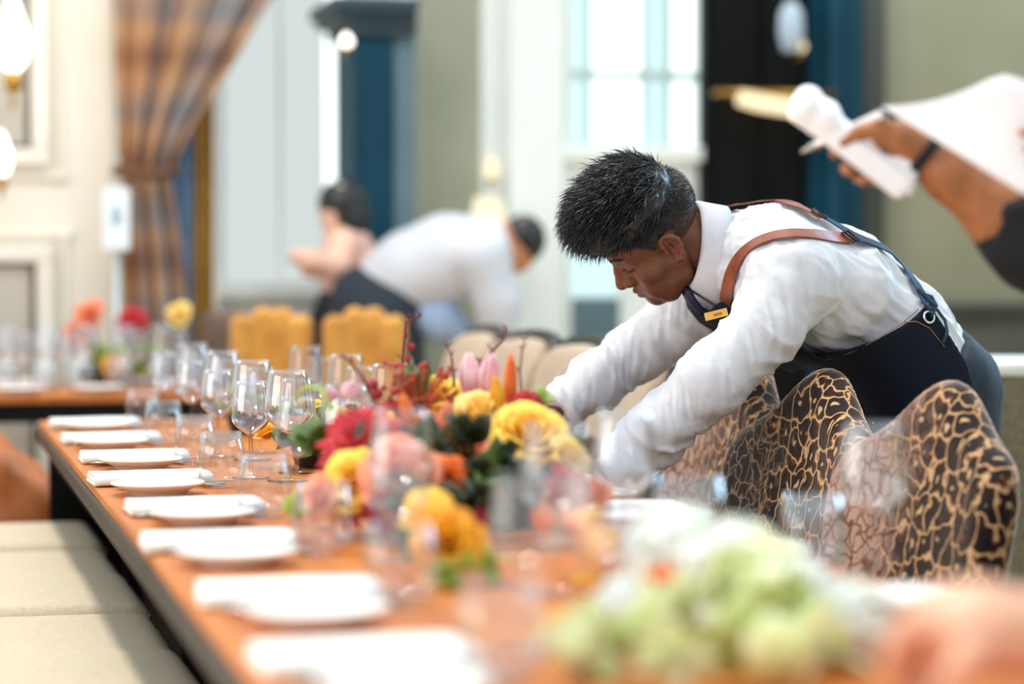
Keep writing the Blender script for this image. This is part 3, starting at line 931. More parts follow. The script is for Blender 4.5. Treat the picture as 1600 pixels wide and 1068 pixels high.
def wine_glass(H, R, rim, foot, name='wine_glass', m=None):
    m = m or M_GLASS
    e = empty(name, (0, 0, 0), 0, 'x', 'glass')
    sb = H * .44
    t = .0012
    hs = np.linspace(0, 1, 12)
    out = [(R * math.sin(min(1, h / .42) * math.pi / 2) if h < .42 else R + (rim - R) * ((h - .42) / .58) ** 1.4, sb + (H - sb) * (h ** 1.25 if h < .42 else h ** 1.0 - (.42 - .42 ** 1.25) * (1 - h) / .58)) for h in hs]
    out[0] = (.004, sb)
    inn = [(max(.001, r - t), z + (t if i < 4 else 0)) for i, (r, z) in enumerate(out)][::-1]
    inn[0] = (inn[0][0], out[-1][1])
    MB().lathe(out + inn, 28).build('bowl', m, e)
    MB().lathe([(.0035, sb + .001), (.0036, sb * .5), (.0042, .014), (.007, .006)], 14).build('stem', m, e)
    MB().lathe([(.007, .006), (foot * .6, .0035), (foot, .0018), (foot, .0), (.001, 0)], 32).build('foot', m, e)
    return e
def tumbler(H, R, rim, m=None):
    m = m or M_GLASS
    e = empty('tumbler', (0, 0, 0), 0, 'x', 'glass')
    t = .0014
    out = [(R * .70, 0), (R * .84, .004), (R * .97, H * .2), (R, H * .36), (R * .97, H * .6), (rim, H)]
    inn = [(rim - t, H), (R * .97 - t, H * .6), (R - t, H * .36), (R * .95 - t, H * .2), (R * .72, .012), (.001, .011)]
    MB().lathe(out + inn, 32).build('body', m, e)
    MB().lathe([(R * .69, .0003), (R * .6, .0022), (R * .3, .003), (.001, .003)], 28).build('base', m, e)
    return e
WG_L = wine_glass(.205, .044, .034, .038)
WG_S = wine_glass(.182, .036, .028, .034)
TUM = tumbler(.10, .043, .036)

def plate(R):
    o = MB().lathe([(R * .58, .0), (R * .62, .004), (R * .70, .009), (R * .99, .019), (R, .021), (R * .985, .0225), (R * .72, .0125), (R * .62, .008), (.001, .0075), (.001, .004), (R * .55, .004), (R * .56, 0)], 56, closed=False).build('side_plate', M_CHINA)
    return tag(o, 'x', 'plate')
PL = plate(.082)
def napkin(lx, ly, n, h=.0065):
    b = MB()
    G = []
    for k in range(n):
        nx, ny = 15, 9
        g = np.zeros((ny, nx, 3))
        for i in range(ny):
            for j in range(nx):
                u, v = j / (nx - 1) - .5, i / (ny - 1) - .5
                z = .0045 + h * k + .0012 * math.sin(7 * u + k * 1.7) * math.cos(5 * v + k) + (.0022 * k / n) * (1 - 4 * v * v)
                g[i, j] = (lx * u * (1 - .012 * k), ly * v * (1 - .02 * k) + .0015 * math.sin(9 * u + k), z)
        b.sheet(g, h * .8)
    # the rolled fold along one long side
    pts = [(lx * (u - .5) * .99, -ly * .5, .0045 + h * (n - 1) * .5) for u in np.linspace(0, 1, 9)]
    b.tube(pts, h * n * .47, 10)
    return tag(b.build('napkin', M_NAPK), 'x', 'napkin')
NAP = napkin(.215, .115, 3)
def cutlery(kind):
    b = MB()
    L = .185
    hx = np.linspace(0, 1, 14)
    def strip(x0, x1, w, z, y0=0.0):
        g = np.zeros((3, len(hx), 3))
        for i, v in enumerate((-1, 0, 1)):
            for j, u in enumerate(hx):
                g[i, j] = (x0 + (x1 - x0) * u, y0 + v * w(u), z(u) + (.0006 if v == 0 else 0))
        b.sheet(g, .0022)
    zc = lambda u: .0035 + .006 * math.sin(u * math.pi) ** 2
    strip(-L / 2, L * .12, lambda u: .0075 - .0042 * u, zc)
    if kind == 'fork':
        strip(L * .11, L * .26, lambda u: .003 + .0075 * math.sin(u * math.pi / 2), lambda u: .0035 + .003 * u)
        for k in range(4):
            b.tube([(L * .25, -.0085 + .0057 * k, .0065), (L * .38, -.0085 + .0057 * k, .0035), (L * .5, -.0085 + .0057 * k, .008)], [.0017, .0015, .0008], 6)
    elif kind == 'knife':
        strip(L * .10, L * .56, lambda u: .0035 + .0075 * (math.sin(min(1, u * 1.3) * math.pi) ** .5 if u < .77 else math.sqrt(max(0, 1 - u)) * 1.3) * .9, lambda u: .004)
    else:
        g = np.zeros((7, 11, 3))
        for i in range(7):
            for j in range(11):
                v, u = i / 3 - 1, j / 5 - 1
                w = math.sqrt(max(0.002, 1 - u * u)) * .019
                g[i, j] = (L * .34 + u * .036, v * w, .009 - .007 * (1 - v * v) * (1 - u * u))
        b.sheet(g, .002)
        strip(L * .10, L * .20, lambda u: .0032 + .001 * u, lambda u: .0035 + .005 * u)
    return tag(b.build(kind, M_STEEL), 'x', kind)
FORK, KNIFE, SPOON = cutlery('fork'), cutlery('knife'), cutlery('spoon')

ORD = ['first', 'second', 'third', 'fourth', 'fifth', 'sixth', 'seventh', 'eighth', 'ninth']
R = random.Random(5)
TT = TZ + .0005
WG_LC, WG_SC = wine_glass(.205, .044, .034, .038, m=M_CRYST), wine_glass(.182, .036, .028, .034, m=M_CRYST)
LEFT_Y = [2.36, 2.86, 3.40, 3.91, 4.44, 4.95, 5.48, 6.02]
for i, y in enumerate(LEFT_Y):
    w = ', left side of the long table, %s place from near end' % ORD[i]
    j = lambda a=.012: R.uniform(-a, a)
    place(NAP, (.435 + j(), y + j(), TT), j(.05), 'folded white napkin' + w, 'folded napkins at the left places')
    place(PL, (.428 + j(), y - .205 + j(), TT), R.uniform(0, 3), 'white side plate' + w, 'side plates at the left places')
    place(FORK, (.45 + j(), y + .095 + j(.006), TT), math.pi + j(.06), 'fork' + w, 'forks at the left places')
    place(KNIFE, (.45 + j(), y - .078 + j(.004), TT), j(.03), 'knife' + w, 'knives at the left places')
    place(SPOON, (.45 + j(), y - .108 + j(.002), TT), math.pi + j(.03), 'spoon' + w, 'spoons at the left places')
    place(TUM, (.55 + j(.006), y - .108 + j(.006), TT), R.uniform(0, 3), 'stemless water glass' + w, 'water glasses at the left places')
    place(WG_LC if i > 3 else WG_L, ((.685, .765, .655)[i if i < 3 else 0] + j(.008), y - (.18 if i == 2 else .02) + j(), TT), R.uniform(0, 3), 'large wine glass' + w, 'large wine glasses at the left places')
    if i > 2: place(WG_SC, (.72 + j(.006), y + .145 + j(.006), TT), 0, 'inner small wine glass' + w, 'inner small wine glasses at the left places')
    if i != 2: place(WG_SC if i > 3 else WG_S, ((.59 if i == 1 else .625) + j(.006), y + (-.04 if i == 2 else .06) + j(.008), TT), R.uniform(0, 3), 'small wine glass' + w, 'small wine glasses at the left places')
TUM_C = tumbler(.10, .043, .036, M_CRYST)
RIGHT_Y = [2.62, 3.14, 3.68, 4.20, 4.74, 5.27, 5.80]
for i, y in enumerate(RIGHT_Y):
    w = ', right side of the long table, %s place from near end' % ORD[i]
    j = lambda a=.012: R.uniform(-a, a)
    place(NAP, (1.085 + j(.006), y + j(.008), TT), j(.05), 'folded white napkin' + w, 'folded napkins at the right places')
    if i != 1: place(PL, ((1.02 if i == 0 else 1.10) + j(.006), y + .20 + j(.006), TT), R.uniform(0, 3), 'white side plate' + w, 'side plates at the right places')
    if i < 4:
        place(FORK, (1.09 + j(.004), y - .085 + j(.003), TT), j(.04), 'fork' + w, 'forks at the right places')
        place(KNIFE, (1.09 + j(.004), y + .072 + j(.003), TT), math.pi + j(.03), 'knife' + w, 'knives at the right places')
    if i == 0:
        place(TUM_C, (1.14, 2.95, TT), 0, 'stemless water glass' + w, 'water glasses at the right places')
        place(WG_LC, (1.148, 2.765, TT), 0, 'large wine glass' + w, 'large wine glasses at the right places')
        continue
    if i not in (1, 3): place(TUM, (.985 + j(.004), y + .115 + j(.004), TT), R.uniform(0, 3), 'stemless water glass' + w, 'water glasses at the right places')
    if i != 2: place(WG_LC if i < 3 else WG_L, (.925 + j(.004), y - .06 + j(.006), TT), R.uniform(0, 3), 'large wine glass' + w, 'large wine glasses at the right places')
    if i > 2: place(WG_S, (.945 + j(.004), y - .155 + j(.006), TT), R.uniform(0, 3), 'small wine glass' + w, 'small wine glasses at the right places')

# far table: rows of glasses, standing napkins and plates
FX = [.31, .43, .55, .67, .80]
WG_LF, WG_SF = wine_glass(.205, .044, .034, .038, m=M_CRYST), wine_glass(.182, .036, .028, .034, m=M_CRYST)
TUM_F = TUM_C
for i, x in enumerate(FX):
    w = ' on the far table, %s from the left' % ORD[i]
    j = lambda a=.006: R.uniform(-a, a)
    place(WG_LF, (x + j(), 7.84 + j(), TT), 0, 'large wine glass' + w, 'large wine glasses on the far table')
    if i != 2: place(WG_SF, (x + .06 + j(), 7.95 + j(), TT), 0, 'small wine glass' + w, 'small wine glasses on the far table')
    place(TUM_F, (x - .02 + j(), 7.735 + j(), TT), 0, 'stemless water glass' + w, 'water glasses on the far table')
    if i % 2 == 0:
        place(PL, (x + .02 + j(), 7.61 + j(.004), TT), 0, 'white side plate' + w, 'side plates on the far table')
        if i != 2: place(NAP, (x + j(), 8.11 + j(), TT), 0, 'folded white napkin' + w, 'folded napkins on the far table')
# glasses of the right hand near places that catch blue light
for (x, y, lab) in ((.98, 2.98, 'smoky water glass beside the near end of the bright flower arrangement'),):
    s = tumbler(.125, .05, .044, M_SMOKE)
    place(s, (x, y, TT), 0, lab, None)
# gold candle holders between the two arrangements
def candle():
    e = empty('candle_holder', (0, 0, 0), 0, 'x', 'candle holder')
    MB().lathe([(.036, 0), (.036, .006), (.010, .010), (.008, .022), (.022, .028), (.023, .034), (.001, .034)], 24).build('stand', M_GOLD, e)
    MB().lathe([(.001, .035), (.0185, .035), (.0185, .088), (.014, .092), (.001, .092)], 20).build('candle', M_AMBER, e)
    MB().tube([(0, 0, .090), (.001, 0, .101)], .001, 6).build('wick', M_BLACK, e)
    return e
CN = candle()
place(CN, (.835, 2.93, TT), 0, 'amber candle in gold holder between the two flower arrangements, farther of the pair', 'amber candles')
place(CN, (.785, 2.70, TT), 0, 'amber candle in gold holder by the pale green arrangement, nearer of the pair', 'amber candles')
e = empty('bowl', (.925, 2.86, TT), 0, 'small dark pewter bowl beside the amber candles', 'bowl')
MB().lathe([(.02, 0), (.024, .003), (.045, .03), (.05, .05), (.047, .05), (.04, .03), (.018, .006), (.001, .006)], 28).build('body', mat('dark_pewter', lin(74, 76, 70), lin(60, 62, 57), 14, .35, metal=.6), e)
MB().lathe([(.048, .049), (.0515, .051), (.0505, .053), (.0475, .051)], 28).build('rim', M_GOLD, e)
# stack of white plates on the right
for k in range(3):
    o = plate(.10) if k == 0 else o.copy()
    if k: COL.objects.link(o)
    o.location = (1.03, 3.33, TT + .0115 * k)
    tag(o, ['white plate at the bottom of the small stack beside the bright flowers', 'white plate in the middle of the small stack beside the bright flowers', 'white plate on top of the small stack beside the bright flowers'][k], 'plate', 'stacked white plates')
# ------------------------------------------------------------------ flowers
def fm(name, a, b, **k): return mat(name, lin(*a), lin(*b), 26, .55, .1, 90, sss=.25, sss_col=(.006, .004, .002), **k)
M_YEL = fm('yellow_petal', (252, 206, 84), (248, 188, 52))
M_YELD = fm('golden_petal', (246, 174, 30), (232, 148, 14))
M_PALE = fm('pale_yellow_petal', (252, 216, 130), (248, 200, 96))
M_ORG = fm('orange_petal', (244, 122, 40), (234, 96, 22))
M_SALM = fm('salmon_petal', (244, 152, 116), (238, 128, 92))
M_RED = fm('red_petal', (206, 36, 44), (178, 20, 34))
M_CRIM = fm('crimson_petal', (158, 16, 34), (128, 8, 24))
M_PINK = fm('pink_petal', (246, 204, 206), (234, 158, 172))
M_PLEAF = fm('pale_leaf', (228, 230, 190), (208, 216, 158))
M_PLEAF2 = fm('soft_green_leaf', (196, 206, 142), (174, 190, 116))
M_WHT = fm('white_petal', (244, 244, 234), (232, 238, 220))
M_LEAF = fm('green_leaf', (84, 116, 46), (62, 92, 34))
M_LIME = fm('lime_leaf', (168, 188, 84), (140, 168, 62))
M_BLUEG = fm('blue_green_leaf', (52, 84, 62), (36, 62, 46))
M_DARK = fm('dark_leaf', (48, 60, 30), (34, 44, 22))
M_TWIG = mat('red_twig', lin(124, 44, 40), lin(92, 30, 30), 60, .6)
M_BERRY = fm('red_berry', (172, 30, 44), (140, 18, 34))
M_DRY = mat('dried_seed_head', lin(134, 98, 56), lin(104, 74, 40), 80, .9, .5)

def axes(d):
    d = A(d); d = d / np.linalg.norm(d)
    u = np.cross(d, [.3, .2, 1.0] if abs(d[2]) < .9 else [1.0, .1, 0]); u /= np.linalg.norm(u)
    return u, np.cross(d, u), d
def patch(b, f, nu, nv, thick, M, c):
    g = np.array([[f(-1 + 2 * j / (nu - 1), i / (nv - 1)) for j in range(nu)] for i in range(nv)])
    b.sheet(g @ M + A(c), thick)
def rose(c, r, d, m, parent, seed=0, n=20, name='rose'):
    rr = random.Random(seed)
    M = np.array(axes(d)); b = MB()
    for i in range(n):
        t = i / (n - 1)
        a0 = i * 2.39996 + rr.uniform(-.2, .2)
        R1 = r * (.10 + .82 * t ** .8); H = r * (1.0 - .42 * t) * rr.uniform(.93, 1.07); wid = 1.15 - .35 * t; ph = rr.uniform(0, 6)
        def f(u, v, R1=R1, H=H, a0=a0, wid=wid, t=t, ph=ph):
            w = wid * u * (1 - .30 * v * v)
            curl = max(0, v - .68) / .32
            rad = R1 * (.25 + .75 * math.sqrt(v)) + r * .22 * t * curl ** 1.5 * (1 - .3 * u * u) + r * .02 * math.sin(u * 5 + ph) * v
            z = H * (v ** .85) * (1 - .16 * u * u) - r * .14 * t * curl ** 2 - r * .35
            return (rad * math.cos(a0 + w), rad * math.sin(a0 + w), z)
        patch(b, f, 7, 6, r * .022, M, c)
    b.lathe([(r * .06, -r * .6), (r * .3, -r * .45), (r * .32, -r * .3), (.001, -r * .2)], 12)
    v = b.V[-1]; b.V[-1] = v @ M + A(c)
    return b.build(name, m, parent)
def dahlia(c, r, d, m, parent, seed=0, n=70, name='dahlia', width=.16):
    rr = random.Random(seed); M = np.array(axes(d)); b = MB()
    for i in range(n):
        t = i / (n - 1); a0 = i * 2.39996; el = math.radians(82 - 92 * t + rr.uniform(-6, 6)); L = r * (.45 + .55 * t) * rr.uniform(.9, 1.08)
        def f(u, v, a0=a0, el=el, L=L):
            w = r * width * u * math.sin(math.pi * min(1, .12 + .88 * v)) ** .7
            e2 = el - .35 * v
            rad = L * v * math.cos(e2); z = L * v * math.sin(e2) + .25 * abs(u) * r * width
            return (rad * math.cos(a0) - w * math.sin(a0), rad * math.sin(a0) + w * math.cos(a0), z - r * .15)
        patch(b, f, 3, 5, r * .018, M, c)
    return b.build(name, m, parent)
def tulip(c, r, h, d, m, parent, seed=0):
    M = np.array(axes(d)); b = MB()
    for i in range(6):
        a0 = i * math.pi / 3 + seed; k = 1 if i % 2 else .9
        def f(u, v, a0=a0, k=k):
            w = .62 * u * math.sin(math.pi * (.1 + .86 * v)) ** .6
            rad = r * k * math.sin(math.pi * (.14 + .80 * v)) ** .75
            return (rad * math.cos(a0 + w), rad * math.sin(a0 + w), h * v - h * .3)
        patch(b, f, 5, 8, r * .05, M, c)
    return b.build('tulip', m, parent)
def spray(c, n, L, m, parent, d=(0, 0, 1), spread=1.0, seed=0, name='leaf_spray', wid=.32, droop=.3):
    """a few leaves on short stalks leaving one point: one spray is one part"""
    rr = random.Random(seed); b = MB()
    for i in range(n):
        dv = A(d) / np.linalg.norm(d) + A([rr.gauss(0, 1), rr.gauss(0, 1), rr.gauss(0, .6)]) * .55 * spread
        M = np.array(axes(dv)); l = L * rr.uniform(.7, 1.15); a0 = rr.uniform(0, 6)
        ca, sa = math.cos(a0), math.sin(a0)
        def f(u, v):
            w = l * wid * u * math.sin(math.pi * min(1, v * .92 + .08)) ** .9
            y = droop * l * v * v + .12 * abs(w)
            return (w * ca - y * sa, w * sa + y * ca, l * v * (1 - .15 * v))
        patch(b, f, 5, 7, .0012, M, c)
    return b.build(name, m, parent)
def twig(pts, parent, berries=(), r=.0028, leaves=0, seed=0):
    b = MB(); b.tube(pts, list(np.linspace(r, r * .45, len(pts))), 7)
    rr = random.Random(seed)
    for p in pts[1:]:
        for _ in range(2):
            q = A(p) + A([rr.uniform(-.012, .012), rr.uniform(-.008, .008), rr.uniform(.004, .012)])
            b.tube([p, q], [r * .5, r * .3], 5)
    o = b.build('twig', M_TWIG, parent)
    if berries:
        b2 = MB()
        for p, q in berries:
            V = []
            b2.lathe([(q * .1, -q), (q * .8, -q * .6), (q, 0), (q * .75, q * .65), (q * .1, q)], 10, p)
        b2.build('berries', M_BERRY, o)
    return o
def floret_ball(c, r, m, parent, seed=0, n=70, name='hydrangea'):
    rr = random.Random(seed); b = MB()
    for i in range(n):
        z = 1 - 1.5 * (i + .5) / n; a = i * 2.39996
        s = math.sqrt(max(0, 1 - z * z)); d = A([s * math.cos(a), s * math.sin(a), z])
        M = np.array(axes(d)); p = A(c) + d * r * rr.uniform(.88, 1.04); q = r * .3; tw = rr.uniform(0, 2)
        for k in range(4):
            a0 = k * math.pi / 2 + tw
            def f(u, v, a0=a0):
                w = q * .55 * u * math.sin(math.pi * (.15 + .75 * v))
                return (q * v * math.cos(a0) - w * math.sin(a0), q * v * math.sin(a0) + w * math.cos(a0), q * .25 * v * (1 - v))
            patch(b, f, 3, 4, r * .015, M, p)
    b.lathe([(r * .2, -r * .5), (r * .78, -r * .3), (r * .84, r * .1), (r * .5, r * .66), (.001, r * .8)], 14, c)
    return b.build(name, m, parent)

def arrangement(loc, label, bowl_r, bowl_h, bowl_m):
    e = empty('flower_arrangement', loc, 0, label, 'flowers', 'flower arrangements')
    MB().lathe([(bowl_r * .7, 0), (bowl_r * .85, .006), (bowl_r, bowl_h * .6), (bowl_r * .96, bowl_h), (bowl_r * .9, bowl_h), (bowl_r * .9, bowl_h * .5), (.001, bowl_h * .45)], 36).build('bowl', bowl_m, e)
    return e
M_BOWL = mat('black_glazed_bowl', lin(40, 32, 30), lin(28, 22, 22), 12, .3)

# --- bright arrangement in front of the waiter
O = Vector((.835, 3.62, TT))
fa = arrangement(O, 'bright low arrangement of yellow roses, red dahlias and orange blooms in front of the waiter', .12, .085, M_BOWL)
def fp(px, py, z): return A(at(px, py, z) - O)
up = lambda px, py: (VR * px + VU * py - VF * .55)
def face(dx, dy, t=.6): return A(VR * dx + VU * dy - VF * t)
rose(fp(825, 682, 3.72), .064, face(.15, .75, .7), M_YEL, fa, 1, 24)
rose(fp(681, 618, 3.92), .050, face(-.1, .9, .4), M_YEL, fa, 2)
rose(fp(752, 648, 3.80), .052, face(0, .8, .6), M_PALE, fa, 3)
rose(fp(556, 750, 3.50), .05, face(-.3, .5, .9), M_YEL, fa, 4)
rose(fp(622, 742, 3.45), .058, face(-.1, .4, 1), M_SALM, fa, 5, 26)
rose(fp(697, 748, 3.52), .037, face(.2, .4, 1), M_ORG, fa, 6, 22, name='ranunculus')
rose(fp(672, 812, 3.22), .044, face(-.2, .5, 1), M_YEL, fa, 7)
rose(fp(700, 850, 3.08), .052, face(.2, .3, 1), M_YELD, fa, 8)
rose(fp(655, 672, 3.78), .042, face(-.2, .8, .6), M_SALM, fa, 9)
rose(fp(890, 712, 3.66), .036, face(.5, .6, .6), M_PALE, fa, 10)
rose(fp(590, 665, 3.72), .034, face(-.3, .8, .5), M_YELD, fa, 20)
rose(fp(500, 775, 3.50), .034, face(-.7, .3, .8), M_SALM, fa, 23)
dahlia(fp(560, 690, 3.58), .092, face(-.4, .6, .7), M_RED, fa, 1, 80)
dahlia(fp(538, 772, 3.50), .058, face(-.5, .2, .9), M_RED, fa, 2, 64)
dahlia(fp(768, 782, 3.50), .044, face(.2, .2, 1), M_CRIM, fa, 3, 60)
dahlia(fp(826, 628, 3.80), .042, face(.2, .8, .5), M_RED, fa, 4, 44, width=.2)
dahlia(fp(738, 838, 3.2), .040, face(.3, 0, 1), M_CRIM, fa, 5, 50)
dahlia(fp(892, 765, 3.50), .052, face(.6, .2, .8), M_SALM if False else M_RED, fa, 6, 60)
dahlia(fp(615, 640, 3.80), .044, face(-.3, .9, .4), M_RED, fa, 7, 50)
dahlia(fp(940, 768, 3.55), .036, face(.8, .3, .6), M_ORG, fa, 8, 44)
dahlia(fp(600, 800, 3.40), .042, face(-.3, 0, 1), M_CRIM, fa, 9, 50)
tulip(fp(735, 598, 3.88), .018, .07, face(-.05, 1, .1), M_PINK, fa, .2)
tulip(fp(763, 596, 3.86), .017, .066, face(.12, 1, .15), M_PINK, fa, .6)
tulip(fp(797, 612, 3.82), .011, .085, face(.02, 1, .1), M_ORG, fa, 1.0)
tulip(fp(778, 628, 3.80), .012, .06, face(-.1, 1, .2), M_YELD, fa, .4)
tulip(fp(640, 655, 3.72), .012, .06, face(-.3, 1, .2), M_ORG, fa, .3)
tulip(fp(700, 668, 3.74), .014, .06, face(-.05, 1, .3), M_SALM, fa, .9)
tulip(fp(845, 800, 3.42), .018, .075, face(.35, -.5, .8), M_ORG, fa, .3)
tulip(fp(880, 812, 3.42), .018, .075, face(.5, -.2, .8), M_ORG, fa, .8)
b = MB()
for k in range(40):
    z = 1 - 1.6 * (k + .5) / 40; a = k * 2.4; s = math.sqrt(max(0, 1 - z * z))
    b.lathe([(.001, -.006), (.006, 0), (.004, .005), (.001, .006)], 6, fp(712, 690, 3.62) + A([s * math.cos(a), s * math.sin(a), z]) * .026)
b.lathe([(.001, -.024), (.02, -.014), (.025, 0), (.02, .014), (.001, .024)], 12, fp(712, 690, 3.62))
b.build('seed_head', M_DRY, fa)
b = MB(); g = fp(655, 650, 3.8)
for k in range(44):
    e_ = g + A([R.uniform(-.055, .055), R.uniform(-.03, .03), R.uniform(.02, .085)])
    b.tube([g, g * .4 + e_ * .6 + A([0, 0, .008]), e_], [.0012, .0012, .0008], 5)
    b.lathe([(.001, -.005), (.0045, -.002), (.005, .002), (.001, .006)], 7, e_)
b.build('bronze_fern', fm('bronze_fern', (186, 72, 40), (150, 48, 30)), fa)
for (px, py, z, n, L, m, d) in ((790, 728, 3.58, 7, .065, M_BLUEG, face(.3, .2, .8)), (740, 780, 3.46, 7, .08, M_DARK, face(.1, .1, 1)), (845, 735, 3.6, 7, .07, M_DARK, face(.6, -.1, .7)), (700, 890, 3.0, 8, .05, M_LIME, face(0, -.2, 1)), (640, 845, 3.12, 6, .05, M_LEAF, face(-.3, -.1, 1)), (520, 690, 3.7, 6, .09, M_LEAF, face(-.8, .5, .3)), (480, 790, 3.52, 7, .05, M_LIME, face(-.8, 0, .6)), (650, 620, 3.86, 6, .07, M_LEAF, face(-.1, 1, .2)), (900, 700, 3.70, 5, .045, M_DARK, face(.8, .2, .3)), (620, 700, 3.6, 6, .07, M_DARK, face(0, .3, .6)), (740, 690, 3.6, 7, .08, M_DARK, face(0, .5, .5)), (670, 780, 3.42, 8, .08, M_DARK, face(0, .2, .9)), (800, 780, 3.46, 8, .09, M_DARK, face(.4, 0, .8)), (590, 720, 3.56, 7, .08, M_DARK, face(-.3, .3, .7)), (760, 872, 3.02, 7, .05, M_LIME, face(.4, -.3, .8))):
    spray(fp(px, py, z), n, L, m, fa, d, seed=int(px))
for (px, py, z, L, m) in ((705, 722, 3.64, .075, M_DARK), (660, 705, 3.6, .07, M_BLUEG), (735, 745, 3.56, .07, M_DARK), (765, 750, 3.55, .07, M_LEAF)):
    spray(fp(px, py, z), 8, L, m, fa, face(.1, .4, .7), seed=int(px) + 3)
rose(fp(735, 705, 3.66), .036, face(.1, .8, .6), M_SALM, fa, 61)
dahlia(fp(640, 690, 3.62), .040, face(-.1, .8, .6), M_RED, fa, 62, 44)
spray(fp(530, 796, 3.5), 9, .045, M_YELD, fa, face(-.8, .1, .5), seed=3, name='yellow_spray', wid=.22)
spray(fp(848, 625, 3.8), 5, .035, M_LIME, fa, face(.6, 1, 0), seed=4, name='bud_spray')
def tw(path, z, ber=(), r=.0028, s=0):
    pts = [fp(px, py, z) for px, py in path]
    return twig(pts, fa, [(fp(px, py, z - .004), q) for px, py, q in ber], r, seed=s)
tw([(628, 660), (626, 600), (630, 560), (633, 530), (636, 505), (644, 497), (656, 493)], 3.95, [(628, 585, .007), (632, 575, .008), (622, 572, .007), (648, 578, .008), (640, 560, .006), (643, 541, .006), (655, 575, .006), (640, 590, .007), (618, 590, .006), (634, 605, .007)], .0034, 1)
tw([(712, 640), (708, 580), (705, 555), (697, 541)], 3.92, (), .003, 2)
tw([(738, 640), (742, 585), (752, 565), (770, 548), (786, 528), (790, 519)], 3.9, (), .0036, 3)
tw([(818, 640), (812, 580), (816, 545), (820, 528)], 3.86, (), .0022, 4)
tw([(600, 680), (582, 620), (566, 588), (548, 565), (540, 560)], 3.8, [(590, 615, .01), (583, 600, .009)], .0034, 5)
tw([(655, 660), (660, 620), (652, 600)], 3.9, [(652, 598, .009), (664, 606, .008), (645, 606, .008)], .003, 6)
b = MB(); b.tube([fp(520, 640, 3.72), fp(500, 606, 3.75), (fp(478, 604, 3.78)), fp(460, 618, 3.8)], [.003, .0036, .0034, .0015], 7); b.build('green_stem', M_LIME, fa)
floret_ball(fp(548, 612, 3.76), .017, M_PINK, fa, 2, 30, 'pink_cluster')
floret_ball(fp(515, 618, 3.76), .013, M_PINK, fa, 3, 24, 'pink_cluster')

# --- pale green and white arrangement close to the camera
O = Vector((.865, 2.40, TT))
fb = arrangement(O, 'pale arrangement of white hydrangeas and light green leaves at the near end of the table', .11, .05, mat('white_glazed_bowl', lin(236, 236, 230), lin(228, 228, 220), 10, .3))
floret_ball(fp(1055, 872, 2.74), .060, M_WHT, fb, 5)
floret_ball(fp(1150, 888, 2.66), .056, M_WHT, fb, 6)
floret_ball(fp(1240, 945, 2.52), .050, M_WHT, fb, 7)
floret_ball(fp(1325, 972, 2.44), .045, M_WHT, fb, 8)
floret_ball(fp(980, 955, 2.52), .038, M_WHT, fb, 9)
rose(fp(1030, 915, 2.62), .022, face(0, .3, 1), M_ORG, fb, 31, 16)
for (px, py, z, n, L, m) in ((1130, 960, 2.48, 10, .085, M_PLEAF), (1210, 990, 2.42, 10, .085, M_PLEAF2), (1060, 1000, 2.42, 10, .09, M_PLEAF), (960, 1030, 2.36, 9, .08, M_PLEAF2), (1280, 1020, 2.36, 9, .08, M_PLEAF), (1150, 1040, 2.3, 10, .09, M_PLEAF2), (900, 1050, 2.34, 8, .07, M_PLEAF), (1040, 1050, 2.24, 9, .07, M_PLEAF), (1230, 1056, 2.22, 9, .07, M_PLEAF), (1180, 920, 2.58, 8, .07, M_PLEAF)):
    spray(fp(px, py, z), n, L, m, fb, face(.1, .6, .6), seed=int(px))
rose(fp(870, 975, 2.46), .018, face(-.4, .5, .8), M_YELD, fb, 32, 14)

# --- small yellow posy down the table, and the mixed one on the far table
O = Vector((.79, 4.72, TT))
fc = arrangement(O, 'small yellow and green posy between the glasses behind the bright flowers', .06, .06, M_BOWL)
for k, (dx, dy, dz, r, m) in enumerate(((-.06, -.06, .085, .03, M_YELD), (.03, -.08, .10, .032, M_YEL), (-.11, 0, .07, .028, M_YELD), (.07, .02, .11, .03, M_PINK), (-.02, .03, .12, .03, M_YEL))):
    rose((dx, dy, dz), r, (dx * 4, dy * 4 - .3, .8), m, fc, 40 + k, 14)
for k in range(7):
    a = k * .9
    spray((.05 * math.cos(a), .05 * math.sin(a), .06), 7, .085, M_LIME if k % 2 else M_LEAF, fc, (math.cos(a), math.sin(a), .5), seed=60 + k)
O = Vector((.615, 5.22, TT))
O = Vector((.79, 5.72, TT))
fd = arrangement(O, 'small lime and pink posy near the far end of the long table', .06, .06, M_BOWL)
for k, (dx, dy, dz, r, m) in enumerate(((-.06, -.06, .09, .03, M_PALE), (.04, -.05, .10, .03, M_YEL), (0, .04, .12, .03, M_PINK))):
    rose((dx, dy, dz), r, (dx * 4, dy * 4 - .3, .8), m, fd, 50 + k, 14)
for k in range(7):
    a = k * .9 + .4
    spray((.05 * math.cos(a), .05 * math.sin(a), .06), 6, .055, M_LIME, fd, (math.cos(a), math.sin(a), .5), seed=80 + k)
O = Vector((.62, 8.03, TT))
fe = arrangement(O, 'tall mixed arrangement with a red bloom and lime leaves on the far table', .08, .07, M_BOWL)
dahlia(fp(206, 500, 7.98), .07, face(0, .3, 1), M_RED, fe, 21, 50)
dahlia(fp(206, 522, 7.97), .055, face(0, .1, 1), M_CRIM, fe, 22, 44)
rose(fp(140, 492, 7.98), .055, face(-.2, .5, 1), M_SALM, fe, 23, 16)
rose(fp(122, 520, 7.98), .05, face(-.2, .2, 1), M_SALM, fe, 24, 16)
rose(fp(280, 492, 7.98), .045, face(-.2, .5, 1), M_PALE, fe, 25, 16)
for k, (px, py) in enumerate(((190, 550), (160, 566), (220, 566), (200, 572), (150, 548), (235, 548), (180, 574))):
    spray(fp(px, py, 7.97), 9, .07, M_LIME, fe, face(0, .2, 1), seed=90 + k)
